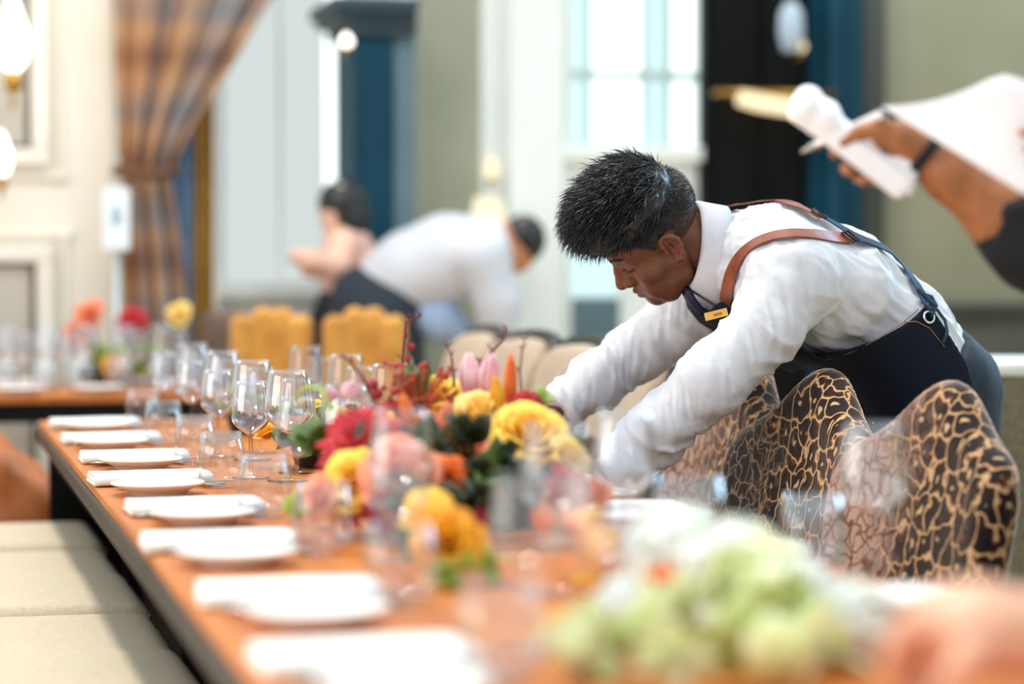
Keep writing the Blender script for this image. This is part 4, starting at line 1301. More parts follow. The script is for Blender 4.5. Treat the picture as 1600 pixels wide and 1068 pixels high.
rose(fp(178, 575, 7.85), .04, face(0, .2, 1), M_YELD, fe, 26, 14)
for (px, py) in ((140, 492), (206, 500), (280, 492), (120, 520)):
    b = MB(); b.tube([fp(px, py, 8.0), (0, 0, .05)], .004, 6); b.build('stem', M_LEAF, fe)
# ------------------------------------------------------------------ people: shared pieces
def skin(name, c1, c2, c3=None):
    """skin with pores; a colour attribute carries the shaved hair, brows and lips"""
    m = mat(name, c1, c2, 45, .46, .10, 420, sss=.12, sss_col=(.010, .004, .002), spec=.45)
    nt = m.node_tree
    b = nt.nodes['Principled BSDF']
    at_ = nt.nodes.new('ShaderNodeVertexColor'); at_.layer_name = 'pigment'
    src = b.inputs['Base Color'].links[0].from_socket
    sep = nt.nodes.new('ShaderNodeSeparateColor'); nt.links.new(at_.outputs['Color'], sep.inputs[0])
    nz = nt.nodes.new('ShaderNodeTexNoise'); nz.inputs['Scale'].default_value = 900; nz.inputs['Detail'].default_value = 1
    t = nt.nodes.new('ShaderNodeTexCoord'); nt.links.new(t.outputs['Object'], nz.inputs['Vector'])
    mu = nt.nodes.new('ShaderNodeMath'); mu.operation = 'MULTIPLY_ADD'; mu.inputs[1].default_value = 1.3; mu.inputs[2].default_value = -.15
    nt.links.new(nz.outputs['Fac'], mu.inputs[0])
    ad = nt.nodes.new('ShaderNodeMath'); ad.operation = 'ADD'; nt.links.new(mu.outputs[0], ad.inputs[0]); nt.links.new(sep.outputs[0], ad.inputs[1])
    m2 = nt.nodes.new('ShaderNodeMath'); m2.operation = 'MULTIPLY'; m2.use_clamp = True
    nt.links.new(ad.outputs[0], m2.inputs[0]); nt.links.new(sep.outputs[0], m2.inputs[1])
    mx = nt.nodes.new('ShaderNodeMix'); mx.data_type = 'RGBA'
    nt.links.new(m2.outputs[0], mx.inputs[0]); nt.links.new(src, mx.inputs[6]); mx.inputs[7].default_value = lin(20, 18, 18)
    lp = nt.nodes.new('ShaderNodeMix'); lp.data_type = 'RGBA'
    nt.links.new(sep.outputs[1], lp.inputs[0]); nt.links.new(mx.outputs[2], lp.inputs[6]); lp.inputs[7].default_value = c3 or c2
    nt.links.new(lp.outputs[2], b.inputs['Base Color'])
    return m
def set_pigment(o, hair, lips=None):
    n = len(o.data.vertices)
    c = np.zeros((n, 4), dtype=np.float32); c[:, 3] = 1
    c[:len(hair), 0] = hair
    if lips is not None: c[:len(lips), 1] = lips
    a = o.data.color_attributes.new('pigment', 'FLOAT_COLOR', 'POINT')
    a.data.foreach_set('color', c.ravel())
def join(parts):
    V, Q, n = [], [], 0
    for v, q in parts:
        V.append(v); Q.append(q + n); n += len(v)
    return np.concatenate(V), np.concatenate(Q)
def vnormals(V, Q):
    a, b, c, d = (V[Q[:, i]] for i in range(4))
    fn = np.cross(c - a, d - b)
    N = np.zeros_like(V)
    for i in range(4): np.add.at(N, Q[:, i], fn)
    return N / (np.linalg.norm(N, axis=1, keepdims=True) + 1e-12)
def bounds(pts, pad):
    p = np.array([A(q) for q in pts])
    return p.min(0) - pad, p.max(0) + pad

def head_fn(P):
    """head in its own frame: x forward, y up, z to the near side; origin between the ears"""
    W = np.abs(P[:, 2])
    S = np.stack([P[:, 0], P[:, 1], W], 1)
    d = ell(S, (-.010, .052, 0), (.098, .086, .077))
    d = smin(d, ell(S, (.040, .045, .0), (.062, .062, .062)), .03)
    d = smin(d, ell(S, (.040, -.035, 0), (.054, .072, .055)), .03)
    d = smin(d, chain(S, [(.000, -.035, .056), (.012, -.068, .050), (.055, -.093, .028), (.078, -.098, .0)], [.018, .017, .017, .018], .012), .025)
    d = smin(d, ell(S, (.055, -.018, .043), (.032, .024, .022)), .018)      # cheekbone
    d = smin(d, ell(S, (.055, -.058, .034), (.036, .032, .02)), .02)        # cheek
    d = smin(d, ell(S, (.083, -.060, 0), (.020, .030, .026)), .016)         # muzzle
    d = smin(d, cap(S, (.090, .034, .008), (.076, .040, .044), .011, .009), .014)   # brow
    d = smax(d, -(np.linalg.norm(S - A((.106, .013, .033)), axis=1) - .0165), .014)   # socket
    d = smin(d, ell(S, (.0755, .012, .032), (.0155, .0125, .0165)), .004)   # closed lid over the eye
    d = smin(d, chain(S, [(.091, .026, 0), (.103, .002, 0), (.117, -.024, 0)], [.0085, .0095, .0120], .008), .010)
    d = smin(d, chain(S, [(.083, .016, .010), (.092, -.010, .012), (.098, -.026, .012)], [.010, .0105, .010], .006), .010)   # nose
    d = smin(d, ell(S, (.102, -.027, .0125), (.0125, .0095, .0085)), .007)  # nostril wing
    d = smax(d, -(ell(S, (.108, -.0375, .0075), (.006, .003, .004))), .003)
    d = smin(d, cap(S, (.1045, -.0555, 0), (.089, -.0635, .022), .0068, .004), .006)  # upper lip
    d = smin(d, cap(S, (.1015, -.0690, 0), (.089, -.0655, .020), .0078, .004), .006)  # lower lip
    d = smax(d, -cap(S, (.110, -.0622, 0), (.092, -.0645, .026), .0016, .0012), .0025)
    d = smin(d, ell(S, (.084, -.093, 0), (.0155, .0155, .019)), .012)       # chin
    # ears
    ec = A((-.006, .004, .070))
    fx, fy = A((.93, .12, -.36)), A((-.16, .985, .05))
    fz = np.cross(fx, fy)
    q = S - ec
    e = np.stack([q @ fx, q @ fy, q @ fz], 1)
    e[:, 2] -= .008
    rim = [(.012, -.004), (.015, .012), (.012, .026), (.002, .033), (-.011, .030), (-.019, .018), (-.019, .002), (-.013, -.014), (-.005, -.024), (.004, -.028)]
    ear = chain(e, [(a, b, .004 + (.004 if a < 0 else 0)) for a, b in rim], [.0038, .0042, .0046, .005, .005, .0048, .0044, .0044, .0055, .006], .003)
    ear = smin(ear, ell(e, (-.004, .002, -.002), (.017, .028, .0038)), .004)
    ear = smin(ear, chain(e, [(-.002, .021, .003), (-.011, .010, .004), (-.010, -.006, .004), (-.001, -.014, .003)], [.003, .0036, .0036, .003], .003), .003)
    ear = smin(ear, ell(e, (.011, -.003, .003), (.0045, .007, .004)), .003)
    ear = smin(ear, ell(e, (.001, -.026, .002), (.009, .009, .005)), .005)
    ear = smax(ear, -ell(e, (.001, .001, .004), (.0085, .0115, .0075)), .003)
    d = smin(d, ear, .005)
    return d
def hairline(P):
    """height of the scalp line for a point on the head: positive is above it"""
    f, u, w = P[:, 0], P[:, 1], np.abs(P[:, 2])
    line = np.interp(f, [-.11, -.08, -.03, -.012, .012, .022, .045, .062, .085, .1], [-.028, -.03, -.012, .028, .030, .012, .042, .060, .074, .074])
    return u - line

# ------------------------------------------------------------------ the waiter
YW = 4.48
def S(px, py, dy=0.0): return A(on_y(px, py, YW + dy))
M_SKIN = skin('brown_skin', lin(126, 76, 50), lin(106, 62, 40), lin(108, 58, 48))
M_HAIR = mat('black_hair', lin(22, 18, 17), lin(12, 11, 12), 60, .38, spec=.6)
M_SHIRT = mat('white_shirt_cotton', lin(216, 216, 220), lin(209, 209, 214), 50, .8, .12, 500)
M_DENIM = mat('navy_denim', lin(13, 21, 38), lin(9, 15, 29), 160, .85, .25, 500, spec=.25)
M_DENIML = mat('blue_denim_strap', lin(34, 62, 88), lin(26, 50, 74), 120, .75, .2, 500)
M_TROU = mat('dark_teal_trousers', lin(26, 44, 58), lin(20, 35, 48), 60, .75, .15, 400)
M_TIE = mat('navy_tie', lin(22, 24, 52), lin(16, 18, 42), 80, .5)
M_LSTRAP = mat('tan_leather_strap', lin(150, 78, 46), lin(122, 58, 36), 40, .32, .08, 200)
M_SHOE = mat('black_shoe', lin(20, 19, 19), lin(14, 13, 13), 14, .3)

man = empty('person', (1.96, YW, 0), 0, 'waiter in white shirt, navy tie and denim apron, leaning over the table', 'person')
ORG = A(man.location)
def put(name, VQ, m, parent=man):
    return mesh(name, VQ[0] - ORG, VQ[1], m, parent)
def mput(b, name, m, parent=man, **k):
    b.V = [v - ORG for v in b.V]
    return b.build(name, m, parent, **k)

# head frame turned from the picture's tilt: bowed, crown leaning to the camera
def head_rot(a, b, g):
    ca, sa, cb, sb, cg, sg = math.cos(a), math.sin(a), math.cos(b), math.sin(b), math.cos(g), math.sin(g)
    return np.diag([-1, -1, 1.0]) @ np.array([[ca, sa, 0], [-sa, ca, 0], [0, 0, 1]]) @ np.array([[1, 0, 0], [0, cb, sb], [0, -sb, cb]]) @ np.array([[cg, 0, sg], [0, 1, 0], [-sg, 0, cg]])
HR = head_rot(math.radians(44), math.radians(-28), math.radians(4))
HB = np.stack([A(VR) * HR[0, i] - A(VU) * HR[1, i] - A(VF) * HR[2, i] for i in range(3)], 1)
HS = 1.0
HC = S(1030, 368)
to_w = lambda V: V @ HB.T * HS + HC
to_h = lambda P: (P - HC) @ HB / HS
hv, hq = sculpt(head_fn, (-.125, -.135, -.105), (.145, .155, .105), .0023)

nb, nt_ = S(1142, 402), to_w(A([(-.030, -.02, 0)]))[0]
NK = [to_w(A([(-.022, .0, 0)]))[0], nt_ * .5 + nb * .5, nb]
sh_n = S(1232, 440, -.16)
sh_f = A((sh_n[0], 2 * YW - sh_n[1], sh_n[2]))
el_n, wr_n = S(1106, 600, -.20), S(958, 730, -.14)
mid_n = S(1194, 516, -.195)
el_f, wr_f = S(996, 550, .20), S(874, 638, .15)
TORSO = [S(1150, 398), S(1205, 412), S(1293, 455), S(1382, 518), S(1444, 588)]
TR = [.070, .104, .114, .102, .104]
def squash(P):
    Q = P.copy(); Q[:, 1] = YW + (Q[:, 1] - YW) * .68
    return Q
def torso_fn(P):
    d = chain(squash(P), TORSO, TR, .05)
    d = smin(d, cap(P, sh_n, sh_f, .072, .072), .07)
    return d * .82
SN = [sh_n, el_n, wr_n]; SF = [sh_f, el_f, wr_f]
def arms_fn(P):
    dn = chain(P, [sh_n, mid_n, el_n, el_n * .45 + wr_n * .55 + A((0, 0, -.006)), wr_n + (wr_n - el_n) * .25], [.074, .062, .059, .052, .038], .03)
    df = chain(P, [sh_f, sh_f * .5 + el_f * .5, el_f, el_f * .45 + wr_f * .55, wr_f + (wr_f - el_f) * .25], [.074, .060, .053, .050, .040], .03)
    for (e_, w_, key) in ((el_n, wr_n, 0), (el_f, wr_f, 1)):
        ax = (w_ - e_) / np.linalg.norm(w_ - e_)
        cut = (P - w_) @ ax - .012
        if key == 0: dn = smax(dn, cut, .006)
        else: df = smax(df, cut, .006)
    return np.minimum(dn, df)
def shirt_fn(P):
    return smin(torso_fn(P), arms_fn(P), .035)
def shirt_cut(P):
    d = shirt_fn(P)
    ax = TORSO[4] - TORSO[3]; ax = ax / np.linalg.norm(ax)
    return smax(d, (P - TORSO[4]) @ ax - .02, .02)
lo, hi = bounds(TORSO + SN + SF, .17)
V, Q = sculpt(shirt_cut, lo, hi, .0045)
N = vnormals(V, Q)
def folds(V, a, b, fa, fc, seed, twist=.5):
    ax = (b - a) / np.linalg.norm(b - a)
    u, w, _ = axes(ax)
    r = V - a
    al = r @ ax
    cu, cw = r @ u, r @ w
    n1 = vnoise(np.stack([(al + twist * cu) * fa, cu * fc, cw * fc], 1), seed)
    n2 = vnoise(np.stack([(al - twist * cw) * fa * 2.1, cu * fc * 1.8, cw * fc * 1.8], 1), seed + 9)
    return (1 - np.abs(n1) * 2.2).clip(-1, 1) * .7 + (1 - np.abs(n2) * 2.2).clip(-1, 1) * .3
def wseg(V, a, b):
    ab = b - a; t = np.clip(((V - a) @ ab) / (ab @ ab), 0, 1)
    return np.linalg.norm(V - (a + t[:, None] * ab), axis=1), t
disp = np.zeros(len(V))
tot = np.zeros(len(V)) + 1e-6
for (a, b, fa, fc, amp, rad, tw_, sd) in ((sh_n, el_n, 24, 8, .0085, .085, .9, 3), (el_n, wr_n, 30, 9, .0105, .07, .8, 4), (sh_f, el_f, 24, 8, .0085, .085, .9, 5), (el_f, wr_f, 30, 9, .0105, .07, .8, 6), (TORSO[1], TORSO[4], 9, 26, .0105, .2, .25, 7)):
    dist, t = wseg(V, a, b)
    w = np.exp(-(dist / rad) ** 2 * 1.5)
    disp += w * amp * folds(V, a, b, fa, fc, sd, tw_); tot += w
V = V + N * (disp / np.maximum(tot, .25))[:, None]
N = vnormals(V, Q)
for (a, b, rad, sd) in ((sh_n, el_n, .085, 31), (el_n, wr_n, .07, 32), (sh_f, el_f, .085, 33), (el_f, wr_f, .07, 34)):
    dist, t = wseg(V, a, b)
    V = V + N * (np.exp(-(dist / rad) ** 2 * 1.5) *   .0034 * folds(V, a, b, 62, 13, sd, 1.1))[:, None]
dist, t = wseg(V, TORSO[1], TORSO[4])
V = V + N * (np.exp(-(dist / .2) ** 2) * .0022 * folds(V, TORSO[1], TORSO[4], 14, 48, 35, .8))[:, None]
put('shirt', (V, Q), M_SHIRT)

# body: head, neck, hands and what the clothes cover, one continuous person
hipc = TORSO[4]
hip = [A((hipc[0] + .015, YW - .085, hipc[2] - .03)), A((hipc[0] + .015, YW + .085, hipc[2] - .03))]
knee = [A((hipc[0] + .015, YW - .10, .50)), A((hipc[0] + .05, YW + .10, .50))]
ank = [A((hipc[0] + .06, YW - .11, .10)), A((hipc[0] + .10, YW + .11, .10))]
def hand_chains(w, d, up_, side, curl=.5):
    """five bent fingers leaving a palm; d forward, up_ back of the hand, side towards the thumb"""
    d, up_, side = (v / np.linalg.norm(v) for v in (A(d), A(up_), A(side)))
    c = []
    k0 = w + d * .085
    for i, L in enumerate((.070, .078, .073, .058)):
        b = k0 + side * (.030 - .021 * i) - d * (.006 * abs(i - 1.2))
        p1 = b + d * L * .5 - up_ * L * .10 * curl
        p2 = p1 + d * L * .28 - up_ * L * .25 * curl
        p3 = p2 + d * L * .16 - up_ * L * .30 * curl
        c.append(([b - d * .03, b, p1, p2, p3], [.0095, .0095, .0085, .0078, .0066]))
    tb = w + d * .030 + side * .026
    c.append(([w + d * .02, tb + side * .012, tb + side * .028 + d * .030 - up_ * .006, tb + side * .030 + d * .058 - up_ * .016], [.014, .0125, .010, .0078]))
    palm = ([w - d * .0, w + d * .04, w + d * .078], [.024, .030, .030])
    return c, palm, (d, up_, side)
def hand_fn(P, w, H):
    c, palm, (d, up_, side) = H
    q = P - A(w)
    # flattened palm
    L = np.stack([q @ d, q @ side, q @ up_], 1)
    dd = rbox(L, (.045, 0, 0), (.046, .040, .013), .0125)
    dd = smin(dd, cap(L, (-.05, 0, 0), (.01, 0, 0), .024, .022), .015)
    for pts, rd in c:
        dd = smin(dd, chain(P, pts, rd, .003), .005)
    return dd
wn_ = S(938, 731, -.135); wn_[2] = max(wn_[2], TZ + .052)
wf_ = S(862, 646, .145)
dn_ = (wr_n - el_n) / np.linalg.norm(wr_n - el_n); dn_ = A((dn_[0], dn_[1], -.10))
Hn = hand_chains(wn_, dn_, (0.1, 0, 1), (.2, .98, 0), .7)
df_ = (wr_f - el_f) / np.linalg.norm(wr_f - el_f)
Hf = hand_chains(wf_, df_, (-.5, 0, .8), (.1, -.98, .1), .8)
parts = [(to_w(hv), hq)]
lo, hi = bounds([wn_, wn_ + A(dn_) * .18], .075); parts.append(sculpt(lambda P: hand_fn(P, wn_, Hn), lo, hi, .0028))
lo, hi = bounds([wf_, wf_ + A(df_) * .18], .075); parts.append(sculpt(lambda P: hand_fn(P, wf_, Hf), lo, hi, .0028))
def core_fn(P):
    d = chain(squash(P), TORSO, [r - .03 for r in TR], .05) * .82
    d = smin(d, chain(P, NK, [.050, .054, .060], .02), .03)
    for a in (SN, SF): d = smin(d, chain(P, a, [.05, .04, .028], .02), .03)
    for i in (0, 1):
        d = smin(d, chain(P, [hip[i], knee[i], ank[i]], [.08, .055, .04], .02), .03)
    return d
lo, hi = bounds(TORSO + SN + SF + NK + ank, .12)
parts.append(sculpt(core_fn, lo, hi, .009))
bv, bq = join(parts)
body = put('body', (bv, bq), M_SKIN)
hl = hairline(hv)
above = np.clip((hl + .006) / .014, 0, 1)
short = above * np.clip(.42 + (hv[:, 1] - .0) * 9, .30, 1.0)
onear = (((hv[:, 0] + .006) / .027) ** 2 + ((hv[:, 1] - .004) / .037) ** 2 < 1) & (np.abs(hv[:, 2]) > .0715)
short[onear] = 0
Wv = np.abs(hv[:, 2])
brow = np.exp(-((hv[:, 1] - (.040 + .10 * (Wv - .025) - 3.2 * (Wv - .028) ** 2)) / .0045) ** 2) * (Wv > .010) * (Wv < .050) * (hv[:, 0] > .05)
lash = np.exp(-((hv[:, 1] - (.0055 + 6 * (Wv - .032) ** 2)) / .0026) ** 2) * (np.abs(Wv - .032) < .0155) * (hv[:, 0] > .066)
stub = np.exp(-((hv[:, 1] + .05) / .022) ** 2) * np.exp(-((hv[:, 0] - .10) / .014) ** 2) * .28 * (hv[:, 1] > -.054)
jaw = .16 * (hv[:, 1] < -.03) * (hv[:, 0] > 0)
pig = np.clip(np.maximum.reduce([short, brow * .95, lash, stub, jaw]), 0, 1)
lips = np.exp(-((hv[:, 1] + .0635) / .0085) ** 2) * (hv[:, 0] > .086) * (Wv < .024)
set_pigment(body, pig, lips)

def skin_f(u, w):
    f = np.linspace(.05, .13, 161)
    v = head_fn(np.stack([f, np.full_like(f, u), np.full_like(f, w)], 1))
    k = np.nonzero(v < 0)[0]
    return f[k[-1]] if len(k) else .08
b = MB()
for sgn in (1, -1):
    ws = np.linspace(.0185, .0465, 12)
    us = .0050 + 5.5 * (ws - .031) ** 2
    b.tube([to_w(A([(skin_f(u_, w_ * sgn) + .0006, u_, w_ * sgn)]))[0] for u_, w_ in zip(us, ws)], [.0005] + [.0013] * 9 + [.0011, .0005], 6)
    for u_, w_ in zip(us[2::1], ws[2::1]):
        s_ = A((skin_f(u_, w_ * sgn) + .0006, u_, w_ * sgn))
        b.tube([to_w(s_[None])[0], to_w((s_ + A((.004, -.0018, sgn * .001)))[None])[0], to_w((s_ + A((.007, -.0016, sgn * .002)))[None])[0]], [.0004, .0003, .0001], 4)
mput(b, 'eyelashes', M_HAIR)
b = MB(); rb_ = np.random.default_rng(8)
for sgn in (1, -1):
    for k in range(150):
        w_ = rb_.uniform(.011, .050); t_ = (w_ - .011) / .039
        u_ = .034 + .011 * math.sin(min(1, t_ * 1.25) * 1.75) + rb_.normal(0, .0016) * (1 - .6 * t_)
        s_ = A((skin_f(u_, w_ * sgn), u_, w_ * sgn))
        e_ = A((-.001, .0035 * (1 - t_) - .0012 * t_, sgn * .0065))
        m_ = s_ + e_ * .5 + A((.0012, 0, 0)); q_ = s_ + e_; q_[0] = skin_f(q_[1], q_[2]) + .0006
        b.tube([to_w(s_[None])[0], to_w(m_[None])[0], to_w(q_[None])[0]], [.0005, .0005, .0002], 4)
mput(b, 'eyebrows', M_HAIR)

# hair: a cropped cap with combed strands swept forward
def caplim(f, w=0):
    """lower edge of the long hair: falls over the forehead, rises behind"""
    return np.interp(f, [-.12, -.09, -.06, -.03, 0.0, .03, .06, .09, .12], [.088, .074, .064, .058, .054, .054, .062, .068, .070])
def cap_fn(P):
    W = np.abs(P[:, 2])
    S_ = np.stack([P[:, 0], P[:, 1], W], 1)
    d = ell(S_, (-.010, .052, 0), (.098, .086, .077))
    d = smin(d, ell(S_, (.040, .045, .0), (.062, .062, .062)), .03)
    h = P[:, 1] - caplim(P[:, 0])
    t = np.clip(h / .060, -1, 1)
    t = np.where(t > 0, t * t * (3 - 2 * t), t)
    front = np.clip((P[:, 0] - .01) / .08, 0, 1)
    t = np.where((front > 0) & (t > 0), t + front * (np.clip(h / .022, 0, 1) - t) * .8, t)
    thick = -.003 + (.036 + .012 * front) * t * np.clip(.30 + (P[:, 0] + .11) / .12, .30, 1)
    n = (vnoise(P * A((45, 80, 80)), 5) * .006 + vnoise(P * 28, 8) * .005) * np.clip(t, 0, 1)
    return (d - thick - n) * .8
cv, cq = sculpt(cap_fn, (-.14, -.0, -.115), (.18, .21, .115), .0032)
hair = put('hair', (to_w(cv), cq), M_HAIR)
sv, sq, cnt = [], [], 0
rs = np.random.default_rng(4)
for k in range(7500):
    th, z = rs.uniform(0, 2 * math.pi), rs.uniform(.02, 1)
    dr = A((math.sqrt(1 - z * z) * math.cos(th), z, math.sqrt(1 - z * z) * math.sin(th)))
    p = A((-.004, .052, 0)) + dr * A((.100, .090, .076))
    hh = p[1] - caplim(p[0])
    if hh < .002: continue
    tp = min(1, hh / .055); fr_ = min(1, max(0, (p[0] - .01) / .08))
    lift = (.036 + .012 * fr_) * min(1, max(.3, .3 + (p[0] + .11) / .12)) * (tp * tp * (3 - 2 * tp) + fr_ * (min(1, hh / .022) - tp) * .6)
    L = (.016 + .024 * tp + .012 * fr_) * rs.uniform(.7, 1.25)
    fwd = A((1.0, .10, .25 * math.sin(k)))
    t0 = dr * (.5 * tp) + fwd * .8 + rs.normal(0, .24, 3)
    t0 /= np.linalg.norm(t0)
    st = p + dr * (lift - .003)
    drop = A((.05, -.9, 0)) if p[0] > .04 else A((.35, -.35, 0))
    pts = [st, st + t0 * L * .45, st + t0 * L * .8 + drop * L * .12, st + t0 * L * 1.05 + drop * L * .36]
    r0 = rs.uniform(.0007, .0013)
    b_ = np.cross(t0, dr); b_ /= np.linalg.norm(b_) + 1e-9; c_ = np.cross(t0, b_)
    for i, q in enumerate(pts):
        r_ = r0 * (1, .9, .6, .1)[i]
        sv += [q + b_ * r_, q - b_ * r_ * .5 + c_ * r_ * .87, q - b_ * r_ * .5 - c_ * r_ * .87]
    for i in range(3):
        for j in range(3):
            sq.append((cnt + i * 3 + j, cnt + i * 3 + (j + 1) % 3, cnt + (i + 1) * 3 + (j + 1) % 3, cnt + (i + 1) * 3 + j))
    cnt += 12
rr_ = np.nonzero((hl > .002) & (hv[:, 1] < .11) & ~onear)[0]
hn = vnormals(hv, hq)
for k in rs.choice(rr_, min(5200, len(rr_)), replace=False):
    p, dr = hv[k], hn[k]
    t0 = dr * .55 + A((-.45, -.55, 0)) + rs.normal(0, .25, 3); t0 /= np.linalg.norm(t0)
    L = .0035 + .008 * min(1, max(0, (p[1] - .01) / .07))
    b_ = np.cross(t0, A((.3, .2, .9))); b_ /= np.linalg.norm(b_) + 1e-9; c_ = np.cross(t0, b_)
    for i in range(4):
        q = p - dr * .001 + t0 * L * i / 3; r_ = .0006 * (1, .9, .6, .15)[i]
        sv += [q + b_ * r_, q - b_ * r_ * .5 + c_ * r_ * .87, q - b_ * r_ * .5 - c_ * r_ * .87]
    for i in range(3):
        for j in range(3):
            sq.append((cnt + i * 3 + j, cnt + i * 3 + (j + 1) % 3, cnt + (i + 1) * 3 + (j + 1) % 3, cnt + (i + 1) * 3 + j))
    cnt += 12
put('hair_strands', (to_w(A(sv)), np.array(sq)), M_HAIR, hair).location = (0, 0, 0)

# trousers and shoes
def trou_fn(P):
    d = chain(squash(P), [TORSO[3] * .25 + TORSO[4] * .75, TORSO[4], TORSO[4] + A((.012, 0, -.10))], [.104, .108, .112], .04) * .82
    for i in (0, 1):
        d = smin(d, chain(P, [hip[i], knee[i], ank[i] + A((0, 0, -.02))], [.100, .080, .066], .03), .03)
    ax = TORSO[4] - TORSO[3]; ax = ax / np.linalg.norm(ax)
    d = smax(d, -((P - TORSO[4]) @ ax + .028), .006)
    return smax(d, .055 - P[:, 2], .01)
lo, hi = bounds([TORSO[3], TORSO[4]] + knee + ank, .16)
V, Q = sculpt(trou_fn, lo, hi, .008)
N = vnormals(V, Q)
V = V + N * (.004 * folds(V, hipc, knee[0], 8, 14, 21, .6))[:, None]
trousers = put('trousers', (V, Q), M_TROU)
for i in (0, 1):
    a = ank[i]
    f = lambda P: smin(cap(P, (a[0] + .03, a[1], .045), (a[0] - .16, a[1], .032), .042, .032), cap(P, (a[0] + .02, a[1], .05), (a[0] + .015, a[1], .1), .042, .046), .03)
    g = lambda P: smax(f(P), .003 - P[:, 2], .008)
    lo, hi = bounds([(a[0] + .08, a[1], 0), (a[0] - .22, a[1], .16)], .06)
    put('shoe', sculpt(g, lo, hi, .008), M_SHOE)

# apron: wraps belly and flank, open at the back
def poly_sd(p, poly):
    poly = np.asarray(poly); n = len(poly)
    d = np.full(len(p), 1e9); s = np.ones(len(p))
    for i in range(n):
        a, b = poly[i], poly[i - 1]
        e = b - a; w = p - a
        t = np.clip((w @ e) / (e @ e), 0, 1)
        q = w - t[:, None] * e
        d = np.minimum(d, (q * q).sum(1))
        c1 = p[:, 1] >= a[1]; c2 = p[:, 1] < b[1]; c3 = e[0] * w[:, 1] > e[1] * w[:, 0]
        m = (c1 & c2 & c3) | (~c1 & ~c2 & ~c3)
        s[m] *= -1
    return s * np.sqrt(d)
AP = [S(x, y, -.15)[[0, 2]] for x, y in ((1150, 520), (1196, 556), (1242, 561), (1290, 556), (1328, 545), (1370, 523), (1406, 500), (1440, 472), (1456, 502), (1474, 538), (1486, 562), (1494, 600), (1500, 660), (1500, 900), (1250, 900), (1190, 640))]
def base_fn(P):
    d = chain(squash(P), TORSO, TR, .05) * .82
    for i in (0, 1): d = smin(d, chain(P, [hip[i], knee[i]], [.103, .09], .03), .10)
    return d
def apron_fn(P):
    d = base_fn(P)
    sh = smax(d - .020, -(d - .012), .002)
    return smax(sh, poly_sd(P[:, [0, 2]], AP), .003)
lo, hi = bounds([S(1130, 500), S(1560, 900), S(1300, 480, -.2), S(1300, 480, .2)], .05)
lo[1], hi[1] = YW - .24, YW + .24
apron = put('apron', sculpt(apron_fn, lo, hi, .0052), M_DENIM)
# bib hanging from the neck straps under the chest
rows = [((1092, 490), .108), ((1108, 507), .116), ((1150, 530), .13), ((1196, 556), .15), ((1240, 578), .165)]
G = np.zeros((len(rows) * 4 - 3, 17, 3))
for i in range(G.shape[0]):
    k = i / 4; k0 = min(int(k), len(rows) - 2); f = k - k0
    c = S(*[rows[k0][0][q] * (1 - f) + rows[k0 + 1][0][q] * f for q in (0, 1)]); hwid = rows[k0][1] * (1 - f) + rows[k0 + 1][1] * f
    for j in range(17):
        s_ = j / 8 - 1
        G[i, j] = c + A((.010 * s_ * s_, s_ * hwid, .024 * s_ * s_ + .004 * math.sin(s_ * 6 + k)))
mput(MB().sheet(G, .004), 'apron_bib', M_DENIM)
# badge on the bib, near side
bp_ = G[1, 3]; ex = A(VR * .95 + VU * .24 - VF * .15); ex /= np.linalg.norm(ex); ez = A((.25, 0, .97)); ez -= ex * (ez @ ex); ez /= np.linalg.norm(ez); ey = np.cross(ex, ez)
bc = S(1119, 491, -.125)
bx = MB()
for (sx, sz, tk, m_) in ((.022, .0075, .003, 0),):
    g = np.array([[bc + ex * sx * u + ez * (sz * v + .12 * sx * u * 0) for u in np.linspace(-1, 1, 5)] for v in (-1, 1)])
    bx.sheet(g, .003)
badge = mput(bx, 'name_badge', M_GOLD, smooth=False)
bx = MB(); g = np.array([[bc + ex * (.003 + .008 * u) + ez * .0022 * v - A(VF) * .0026 for u in np.linspace(-1, 1, 3)] for v in (-1, 1)]); bx.sheet(g, .0006)
mput(bx, 'lettering', mat('engraved_mark', lin(150, 104, 48), lin(136, 92, 40), 90, .5), badge, smooth=False)

# collar and tie
cax = S(1068, 380) - S(1140, 404); cax /= np.linalg.norm(cax)
cfr = np.cross(cax, [0, 1.0, 0]); cfr /= np.linalg.norm(cfr)
if cfr[2] > 0: cfr = -cfr
clat = np.cross(cax, cfr)
cc = S(1095, 384)
G = []
for (rad, off, kind) in ((.066, -.030, 0), (.066, .0, 0), (.069, .016, 0), (.0725, .020, 0), (.077, .014, 0), (.080, -.010, 1), (.084, -.034, 2)):
    row = []
    for th in np.linspace(math.radians(9), math.radians(351), 61):
        c_ = math.cos(th)                       # 1 at the throat
        ext = (.5 + .5 * c_) ** 6
        o = off + (0 if kind == 0 else -(.016 * kind) * ext - .004 * kind)
        rr_ = rad + (.006 * kind * ext)
        row.append(cc + cax * o + cfr * (rr_ * 1.10 * c_ + .004) + clat * rr_ * .92 * math.sin(th) - cax * .018 * (c_))
    G.append(row)
mput(MB().sheet(np.array(G), .0028), 'collar', M_SHIRT)
G = []
for (x, y, w_) in ((1069, 447, .012), (1073, 456, .020), (1081, 470, .021), (1092, 482, .017), (1104, 490, .018), (1124, 503, .026), (1160, 528, .034)):
    c = S(x, y)
    G.append([c + A((-.004 * (1 - abs(s_)), s_ * w_, -.003 * (1 - abs(s_)))) for s_ in (-1, -.5, 0, .5, 1)])
mput(MB().sheet(np.array(G), .010), 'tie', M_TIE)

